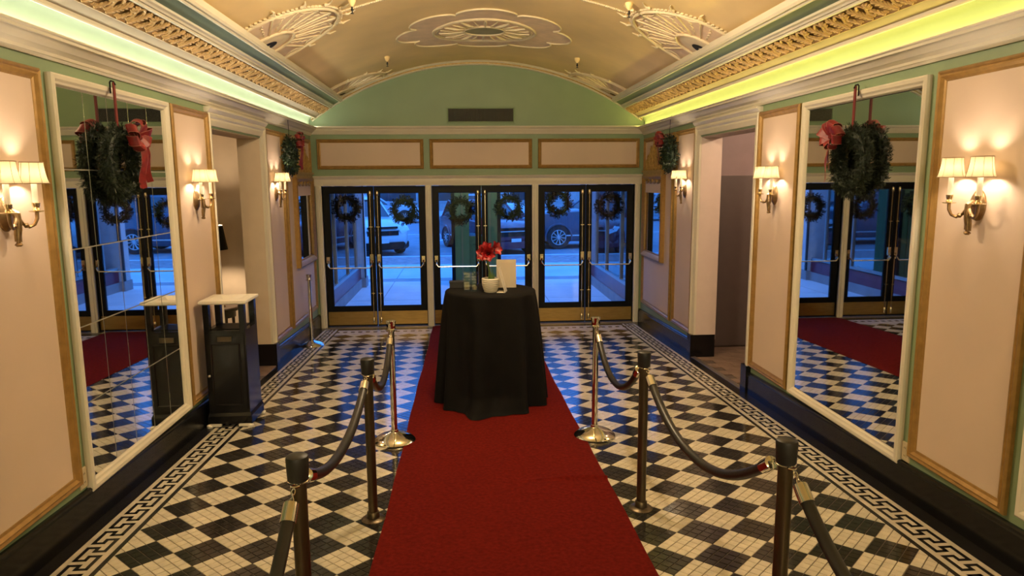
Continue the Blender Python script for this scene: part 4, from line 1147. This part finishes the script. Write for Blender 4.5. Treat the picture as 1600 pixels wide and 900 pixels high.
# ------------------------------------------------------------------ alcoves
def alcoves():
    # left
    xo = WL - .24
    q = MB(); q.box(-4.0, xo - .004, 9.62, 9.72, -.1, 2.9); q.box(-4.1, -4.0, 5.6, 9.72, -.1, 2.9); q.box(-4.0, xo - .004, 5.5, 5.6, -.1, 2.9)
    struct(q.build('wall_alcove_left', 'alcove_wall'), 'beige side room wall seen through the left opening', 'wall')
    q = MB(); q.box(-4.1, WL + .03, 5.5, 9.72, -.12, fz(7.0) - .012); struct(q.build('floor_alcove_left', 'stone_tile'), 'brown floor of the left side room', 'floor')
    q = MB(); q.box(-4.1, xo, 5.5, 9.72, 2.9, 3.0); struct(q.build('ceiling_alcove_left', 'alcove_wall'), 'beige ceiling of the left side room', 'ceiling')
    # right
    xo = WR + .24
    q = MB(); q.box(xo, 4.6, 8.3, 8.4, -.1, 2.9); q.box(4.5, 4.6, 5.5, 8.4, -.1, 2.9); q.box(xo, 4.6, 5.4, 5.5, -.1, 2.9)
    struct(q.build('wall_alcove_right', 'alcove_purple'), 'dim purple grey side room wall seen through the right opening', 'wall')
    q = MB(); q.box(xo, 4.6, 5.4, 8.4, 2.9, 3.0); struct(q.build('ceiling_alcove_right', 'alcove_pink'), 'pale ceiling of the right side room', 'ceiling')
    zr = fz(7.7) - .01
    q = MB(); q.box(WR - .03, 4.6, 5.4, 8.4, -.15, zr - .006); fl = q.build('floor_alcove_right', 'stone_grout'); struct(fl, 'brown stone tiled floor of the right side room', 'floor')
    q = MB(); q.box(0, .296, 0, .146, -.004, .005); me = q.mesh('stone_tile', 'stone_tile')
    for j in range(14):
        for i in range(7):
            x = 2.64 + i * .3 + (.15 if j % 2 else 0) - .15; y = 6.25 + j * .15
            if x < 2.62 or y > 8.14: continue
            put('stone_tile', me, fl, (x, y, zr))
    q = MB(); q.loops([[(x, y, fz(y) + z) for x, z in ((WR - .035, .0), (WR - .035, .006), (WR + .012, .008), (WR + .012, -.03))] for y in (OP0 + .02, OP1 - .02)], cap0=True, cap1=True)
    q.build('threshold', 'steel', fl)
    q = MB(); q.box(2.95, 4.45, 8.25, 8.298, zr + .01, 2.115); d = q.build('door_7', 'brown_door'); struct(d, 'flat brown grey door in the right side room', 'door')
    q = MB(); q.box(2.9, 4.5, 8.27, 8.30, 2.115, 2.16); q.build('door_head', 'brown_door', d)
    # unseen fill light added on the right ceiling, then the left table lamp
    t = thing('fill_ceiling_light', 'unseen flush fill light added in the right side room', 'fill light', (3.7, 6.9, 2.9))
    q = MB(); q.lathe([(.16, 0), (.16, -.02), (.12, -.06), (.05, -.075), (.01, -.08)], 24, capb=False); q.build('bowl', 'globe_glass', t, smooth=True)
    ld = bpy.data.lights.new('side_fill_bulb', 'POINT'); ld.energy = 22; ld.color = (1, .72, .52); ld.shadow_soft_size = .03
    lo = bpy.data.objects.new('side_fill_bulb', ld); COL.objects.link(lo); lo.parent = t; lo.location = (0, 0, -.04)
    zr2 = fz(7.0) - .012
    T = (-3.14, 9.05)
    t = thing('side_table', 'round dark side table in the left side room', 'table', (*T, zr2))
    q = MB(); q.lathe([(.24, .40), (.25, .41), (.25, .44), (.24, .45)], 30); q.build('tabletop', 'dark_wood', t, smooth=True)
    q = MB(); q.lathe([(.21, .32), (.21, .40)], 30); q.build('apron', 'dark_wood', t, smooth=True)
    for k in range(4):
        a = PI / 4 + k * PI / 2; q = MB(); q.tube([(.19 * math.cos(a), .19 * math.sin(a), .34), (.20 * math.cos(a), .20 * math.sin(a), 0)], [.022, .014], 8); q.build('leg', 'dark_wood', t, smooth=True)
    t = thing('table_lamp', 'table lamp with tapered black shade in the left side room', 'lamp', (*T, zr2 + .45))
    q = MB(); q.lathe([(.09, 0), (.09, .02), (.03, .04), (.05, .15), (.07, .28), (.04, .45), (.014, .55), (.012, .74)], 20); q.build('base', 'old_brass', t, smooth=True)
    z0 = 1.285 - zr2 - .45
    q = MB(); q.lathe([(.165, z0), (.12, z0 + .30), (.117, z0 + .30), (.162, z0)], 28, capb=False, capt=False); q.build('lamp_shade', 'cap_black', t, smooth=True)
    q = MB(); q.lathe([(.121, z0 + .296), (.121, z0 + .306), (.117, z0 + .306), (.117, z0 + .296)], 28, capb=False, capt=False); q.build('shade_rim', 'candle', t, smooth=True)
    ld = bpy.data.lights.new('lamp_bulb', 'POINT'); ld.energy = 22; ld.color = (1, .74, .48); ld.shadow_soft_size = .04
    lo = bpy.data.objects.new('lamp_bulb', ld); COL.objects.link(lo); lo.parent = t; lo.location = (0, 0, z0 + .15)
alcoves()

# ------------------------------------------------------------------ street outside
def street():
    G = -.02
    q = MB(); q.box(-14, 14, YE + .16, 18.2, -.3, G - .01); sw = q.build('sidewalk', 'concrete_dark'); struct(sw, 'pale concrete pavement outside the doors', 'pavement')
    ys = [YE + .16, 12.7, 15.1, 15.55, 18.2]
    xs = [-14, -8, -4.5, -1.5, 1.5, 4.5, 8, 14]
    for j in range(4):
        if j == 2:
            q = MB(); q.box(-14, 14, ys[2] + .01, ys[3] - .01, G - .02, G - .002); q.build('joint_band', 'concrete_dark', sw); continue
        for i in range(7):
            q = MB(); q.box(xs[i] + .008, xs[i+1] - .008, ys[j] + .008, ys[j+1] - .008, G - .02, G); q.build('slab', 'concrete', sw)
    q = MB(); q.box(-14, 14, 18.2, 20.0, -.3, G - .004); bb = q.build('brick_band', 'concrete_dark'); struct(bb, 'brick paved strip along the kerb', 'pavement')
    q = MB()
    for j in range(9):
        for i in range(-52, 52):
            x = i * .22 + (.11 if j % 2 else 0); q.box(x + .004, x + .216, 18.21 + j * .2, 18.40 + j * .2, G - .02, G)
    tag(q.build('pavers', 'brick_paver', bb), 'small brick pavers', kind='stuff')
    q = MB(); q.box(-30, 30, 20.0, 20.18, -.3, G + .01); struct(q.build('kerb', 'concrete'), 'pale concrete kerb along the street', 'kerb')
    q = MB(); q.box(-60, 60, 20.18, 62, -.3, -.10); st = q.build('street', 'asphalt'); struct(st, 'asphalt street beyond the pavement', 'street')
    for x, y, a, L in ((-1.2, 25.8, .5, 4.5), (1.4, 25.8, .5, 4.5), (4.2, 25.8, .5, 4.5)):
        q = MB(); c, s = math.cos(1.1), math.sin(1.1); hw = .06
        q.hexa([(x - s*hw, y + c*hw, -.1), (x + s*hw, y - c*hw, -.1), (x + s*hw + c*L, y - c*hw + s*L, -.1), (x - s*hw + c*L, y + c*hw + s*L, -.1)], [(x - s*hw, y + c*hw, -.096), (x + s*hw, y - c*hw, -.096), (x + s*hw + c*L, y - c*hw + s*L, -.096), (x - s*hw + c*L, y + c*hw + s*L, -.096)])
        q.build('parking_line', 'road_line', st)
    q = MB(); q.box(-30, 30, 29.4, 29.52, -.1, -.096); q.build('centre_line', 'road_line', st)
    q = MB(); q.box(-60, 60, 44, 70, -.3, .0); struct(q.build('far_pavement', 'concrete'), 'pavement on the far side of the street', 'pavement')
    # shop fronts either side of the recessed entry
    for side in (-1, 1):
        X = -2.10 if side < 0 else 2.63
        s = side
        y0, y1 = YE + .17, 14.35
        nm = 'left' if side < 0 else 'right'
        q = MB(); q.box(X, X + s * .2, y0, y1, -.1, .42); q.box(X, X + s * .2, y0, y1, 2.75, 3.4); q.box(X + s * .5, X + s * .7, y0, y1, .42, 2.75); q.box(X, X + s * .6, y0, y1, .40, .42)
        sh = q.build('wall_entry_' + nm, 'maroon'); struct(sh, 'maroon shop front lining the %s side of the recessed entry' % nm, 'wall')
        q = MB(); q.box(X - s * .02, X, y0, y1, -.05, .16); q.build('skirting', 'concrete_dark', sh)
        q = MB(); q.box(X - s * .035, X + s * .05, y0, y1 - .1, .42, .47); q.box(X - s * .03, X + s * .05, y0, y1 - .1, 2.68, 2.75)
        q.build('sill', 'aluminium', sh)
        pos = [y0 + .02, 11.55, 12.75, 13.75]
        for k in range(4):
            q = MB(); q.box(X - s * .03, X + s * .04, pos[k], pos[k] + .05, .47, 2.68); q.build('window_mullion', 'aluminium', sh)
            if k < 3:
                q = MB(); q.box(X - s * .01, X + s * .02, pos[k] + .05, pos[k] + .12, .47, 2.68); q.build('window_gasket', 'iron', sh)
                q = MB(); q.box(X, X + s * .006, pos[k] + .1, pos[k+1], .47, 2.68); q.build('window_pane', 'shop_glass', sh)
        q = MB(); q.box(X - s * .08, X + s * .5, y1, y1 + .3, -.05, 3.4); pl = q.build('entry_pillar', 'stucco')
        tag(pl, 'pale square pillar ending the %s side of the recessed entry' % nm, 'pillar')
        q = MB(); q.box(X - s * .10, X + s * .52, y1 - .02, y1 + .32, -.03, .18); q.build('pillar_base', 'concrete_dark', pl)
        q = MB(); q.box(X - s * .10, X - s * .08, y1 - .015, y1 + .06, .18, 3.4); q.build('pillar_edge', 'iron', pl)
        # facade beyond
        q = MB(); q.box(X + s * .5, X + s * 8, y1 + .1, y1 + .3, -.05, 4.0); struct(q.build('wall_facade_' + nm, 'stucco'), 'plain street facade to the %s of the entry' % nm, 'wall')
    # paper cup on the inner shelf
    # ticket booth
    t = thing('ticket_booth', 'green panelled ticket booth with black corner posts outside the middle doors', 'booth', (.25, 14.75, G))
    hw, hd = .50, .45
    q = MB(); q.box(-hw + .06, -hw + .36, -hd, hd, 0, 2.9); q.build('side_panel', 'booth_light', t)
    q = MB(); q.box(hw - .36, hw - .06, -hd, hd, 0, 2.9); q.build('side_panel', 'booth_light', t)
    q = MB(); q.box(-hw + .36, hw - .36, -hd + .02, hd, 0, 1.02); pn = q.build('lower_panel', 'booth_green', t)
    q = MB(); frame_loops(q, lambda a, b, d: (a, -hd + .02 - d, b), -.11, .11, .15, .88, [(0, 0), (0, .012), (.02, .012), (.03, 0)]); q.build('panel_moulding', 'booth_green', pn)
    q = MB(); q.box(-hw + .36, hw - .36, -hd + .02, hd, 2.0, 2.9); q.build('upper_panel', 'booth_green', t)
    q = MB(); q.box(-hw + .36, hw - .36, -hd + .05, -hd + .056, 1.02, 2.0); q.build('window_pane', 'clear_glass', t)
    q = MB(); q.box(-.02, .13, -hd + .08, -hd + .085, 1.05, 1.38); q.build('red_notice', 'sign_red', t)
    q = MB(); q.box(-.01, .10, -hd + .07, -hd + .074, 1.24, 1.36); q.build('paper_notice', 'paper', t)
    for sx in (-1, 1):
        q = MB(); q.box(sx * hw, sx * (hw - .07), -hd - .02, -hd + .06, 0, 2.9); q.build('corner_post', 'black_paint', t)
        q = MB(); q.box(sx * (hw - .20), sx * (hw - .235), -hd - .014, -hd + .002, .1, 2.8); q.build('gold_strip', 'booth_gold', t)
    q = MB(); q.box(-hw - .06, hw + .06, -hd - .06, hd + .06, 2.9, 3.05); q.build('cornice', 'booth_green', t)
street()
def entry_fill_lantern():  # added lantern standing in for warm marquee light on the booth
    t = thing('wall_lantern', 'unseen lantern added over the ticket booth for warm entry light', 'lantern', (.25, 14.24, 2.98))
    q = MB(); q.box(-.05, .05, -.015, 0, -.06, .06); q.build('bracket', 'iron', t)
    q = MB(); q.tube([(0, -.01, .03), (0, -.25, .10), (0, -.45, .06)], .012, 6); q.build('arm', 'iron', t)
    q = MB(); q.lathe([(.03, -.14), (.06, -.13), (.075, .0), (.02, .06)], 8, (0, -.45, 0)); q.build('lens', 'globe_glass', t)
    ld = bpy.data.lights.new('fill_lantern_bulb', 'POINT'); ld.energy = 22; ld.color = (1, .72, .42); ld.shadow_soft_size = .03
    lo = bpy.data.objects.new('fill_lantern_bulb', ld); COL.objects.link(lo); lo.parent = t; lo.location = (0, -.45, -.05)
entry_fill_lantern()

# ------------------------------------------------------------------ cars
def car(label, loc, heading, paint, L=4.6, W=1.84, H=1.62, hood=.98, wr=.34, kind='suv', group='cars parked at the kerb'):
    t = thing('car', label, 'car', loc, heading, group)
    h2 = W / 2
    xs = [(-L/2, .80, .42, .80), (-L/2 + .06, .93, .34, hood + .02), (-L/2 + .5, 1.0, .26, hood + .06), (-.6, 1.0, .24, hood + .06), (L*.16, 1.0, .24, hood + .03), (L*.30, .99, .25, hood), (L/2 - .35, .96, .27, hood - .06), (L/2 - .08, .86, .32, hood - .20), (L/2, .72, .40, hood - .40)]
    q = MB(); Ls = []
    for x, k, zb, zt_ in xs:
        w_ = h2 * k; m_ = zb + (zt_ - zb) * .55
        Ls.append([(x, -w_ * .93, zb), (x, -w_, zb + .1), (x, -w_, m_), (x, -w_ * .965, zt_ - .05), (x, -w_ * .88, zt_), (x, 0, zt_ + .025), (x, w_ * .88, zt_), (x, w_ * .965, zt_ - .05), (x, w_, m_), (x, w_, zb + .1), (x, w_ * .93, zb)])
    q.loops(Ls, cap0=True, cap1=True); b = q.build('body', paint, t, smooth=True, angle=40)
    # cabin
    xr, xf = (-L/2 + .25, L*.17) if kind == 'suv' else (-L/2 + .75, L*.15)
    rb, rf = (xr + .25, xf - .75)
    q = MB(); q.loops([[(xr, -h2*.88, hood), (xf, -h2*.88, hood), (xf, h2*.88, hood), (xr, h2*.88, hood)], [(rb, -h2*.70, H - .06), (rf, -h2*.70, H - .06), (rf, h2*.70, H - .06), (rb, h2*.70, H - .06)]], cap0=True, cap1=True); q.build('windows', 'car_glass', t)
    q = MB(); q.loops([[(rb - .05, -h2*.72, H - .09), (rf + .1, -h2*.72, H - .09), (rf + .1, h2*.72, H - .09), (rb - .05, h2*.72, H - .09)], [(rb, -h2*.68, H - .02), (rf, -h2*.68, H - .02), (rf, h2*.68, H - .02), (rb, h2*.68, H - .02)], [(rb + .2, -h2*.5, H), (rf - .2, -h2*.5, H), (rf - .2, h2*.5, H), (rb + .2, h2*.5, H)]], cap0=True, cap1=True); q.build('roof', paint, t, smooth=True)
    for s in (-1, 1):
        q = MB()
        for xa, xb in ((xf, rf), (xf - 1.05, rf - .55), (xr + .05, rb + .02)):
            q.tube([(xa, s*h2*.885, hood), (xb, s*h2*.71, H - .06)], .035, 5)
        q.build('pillars', paint, t)
        q = MB(); q.box(xf - .15, xf - .02, s*h2*.95, s*(h2 + .14), hood + .03, hood + .17); q.build('wing_mirror', paint, t)
        q = MB(); q.loops([[(L/2 - .38, s*h2*.93, hood - .17), (L/2 - .12, s*h2*.88, hood - .25), (L/2 - .03, s*h2*.62, hood - .36), (L/2 - .06, s*h2*.55, hood - .27), (L/2 - .2, s*h2*.84, hood - .15)], [(L/2 - .36, s*h2*.985, hood - .20), (L/2 - .06, s*h2*.93, hood - .30), (L/2 + .015, s*h2*.64, hood - .40), (L/2 + .01, s*h2*.55, hood - .30), (L/2 - .12, s*h2*.90, hood - .19)]], cap0=True, cap1=True); q.build('headlight', 'lamp_clear', t)
        q = MB(); q.lathe([(.05, 0), (.07, .012), (.05, .02)], 12); q.v = [(L/2 - .05 + z, s*h2*.66 + x, .46 + y) for x, y, z in q.v]; q.build('fog_lamp', 'lamp_clear', t)
    q = MB(); q.box(L/2 - .06, L/2 + .02, -h2*.52, h2*.52, hood - .44, hood - .30); q.box(L/2 - .06, L/2 + .012, -h2*.50, h2*.50, hood - .24, hood - .18); g = q.build('grille', 'iron', t)
    q = MB(); q.box(L/2 - .05, L/2 + .03, -h2*.55, h2*.55, hood - .30, hood - .27); q.build('chrome_bar', 'chrome', g)
    q = MB(); q.loops([[(x, -h2*k, z) for x, z in ((L/2 - .3, .22), (L/2 + .03, .26), (L/2 + .05, .40), (L/2 - .02, .46), (L/2 - .3, .46))] if False else [(L/2 - .25 + e, y * k, z) for y, e in ((-h2*.98, 0), (-h2*.7, .26), (0, .31), (h2*.7, .26), (h2*.98, 0))] for k, z in ((.94, .20), (1, .25), (1, .38), (.97, .42))], closed=False); q.build('bumper', 'iron' if paint != 'car_red' else paint, t, smooth=True)
    q = MB(); q.box(L/2 + .05, L/2 + .065, -.16, .16, .40, .50); q.build('number_plate', 'paper', t)
    q = MB()
    for s in (-1, 1): q.box(-L*.28, L*.26, s*h2*.99, s*(h2 + .012), .42, .46)
    q.build('side_strip', 'chrome', t)
    for sx in (-L*.295, L*.31):
        for s in (-1, 1):
            w_ = thing('wheel', None, None); w_.parent = t; w_.location = (sx, s * (h2 - .10), wr)
            q = MB(); q.lathe([(wr * .66, -.11), (wr * .96, -.11), (wr, -.08), (wr, .08), (wr * .96, .11), (wr * .66, .11), (wr*.64, .05), (wr*.64, -.05)], 30); q.v = [(x, z, y) for x, y, z in q.v]; q.build('tyre', 'tyre', w_, smooth=True)
            q = MB(); q.tube([(wr*.62*math.cos(2*PI*i/24), s*.085, wr*.62*math.sin(2*PI*i/24)) for i in range(24)], .022, 6, closed=True)
            for k in range(10):
                a = 2*PI*k/10; q.tube([(.05*math.cos(a), s*.10, .05*math.sin(a)), (wr*.62*math.cos(a + .1), s*.09, wr*.62*math.sin(a + .1))], [.018, .026], 5)
            q.lathe([(.06, -.02), (.05, .02)], 12); q.v[-24:] = [(x, s*(.10) + z, y) for x, y, z in q.v[-24:]]
            q.build('rim', 'alloy', w_, smooth=True)
            q = MB(); q.lathe([(wr*.60, -.02), (wr*.60, .03)], 20); q.v = [(x, z, y) for x, y, z in q.v]; q.build('brake', 'dark', w_)
            q = MB(); q.tube([(sx + (wr + .05)*math.cos(a), s*(h2 - .005), wr + (wr + .05)*math.sin(a)) for a in [-.25 + (PI + .5)*i/16 for i in range(17)]], .035, 6); q.build('wheel_arch', paint if kind != 'x' else 'iron', t, smooth=True)
            q = MB(); q.lathe([(wr + .05, -.01), (wr + .05, .004)], 24); q.v = [(x + sx, s*(h2 + .001) + z*s*.5, max(.24, y + wr)) for x, y, z in q.v]; q.build('wheel_well', 'dark', t)
    return t
RZ = -.10
car('white sport utility car seen through the second door from the left', (-3.38, 23.0, RZ), -1.12, 'car_white', L=4.6, W=1.85, H=1.72, hood=1.06, wr=.35)
car('dark red car parked nose out behind the middle doors', (.72, 22.95, RZ), -1.2, 'car_red', L=4.5, W=1.80, H=1.60, hood=1.0, wr=.33)
car('dark blue vehicle side on behind the second door from the right', (4.55, 23.55, RZ), PI + .05, 'car_blue', L=5.0, W=1.95, H=1.85, hood=1.22, wr=.38)
car('silver car across the street, behind the white car', (-4.6, 38.0, RZ), .12, 'car_silver', L=4.6, hood=.95, H=1.5, kind='sedan', group='cars across the street')
car('pale car across the street, far behind the red car', (1.4, 38.5, RZ), .1, 'car_white', L=4.5, hood=.95, H=1.5, kind='sedan', group='cars across the street')
car('dark car across the street, far right', (8.2, 38.0, RZ), .1, 'car_blue', L=4.6, hood=.95, H=1.5, kind='sedan', group='cars across the street')
def far_building():
    t = thing('building', 'plain grey shop building across the street', 'building', (0, 50, 0))
    q = MB(); q.box(-30, 30, 0, 6, 0, 9); q.build('wall', 'bldg', t)
    q = MB(); q.box(-30, 30, -.2, 0, 3.4, 3.8); q.build('sign_band', 'concrete_dark', t)
    for k in range(-5, 6):
        q = MB(); q.box(k * 5 - 1.8, k * 5 + 1.8, -.06, .02, .6, 3.1); w_ = q.build('window', 'aluminium', t)
        q = MB(); q.box(k * 5 - 1.7, k * 5 + 1.7, -.08, -.05, .7, 3.0); q.build('pane', 'car_glass', w_)
        q = MB(); q.box(k * 5 - 1.0, k * 5 + 1.0, -.06, .02, 5, 7.2); w_ = q.build('window', 'aluminium', t)
        q = MB(); q.box(k * 5 - .9, k * 5 + .9, -.08, -.05, 5.1, 7.1); q.build('pane', 'car_glass', w_)
far_building()
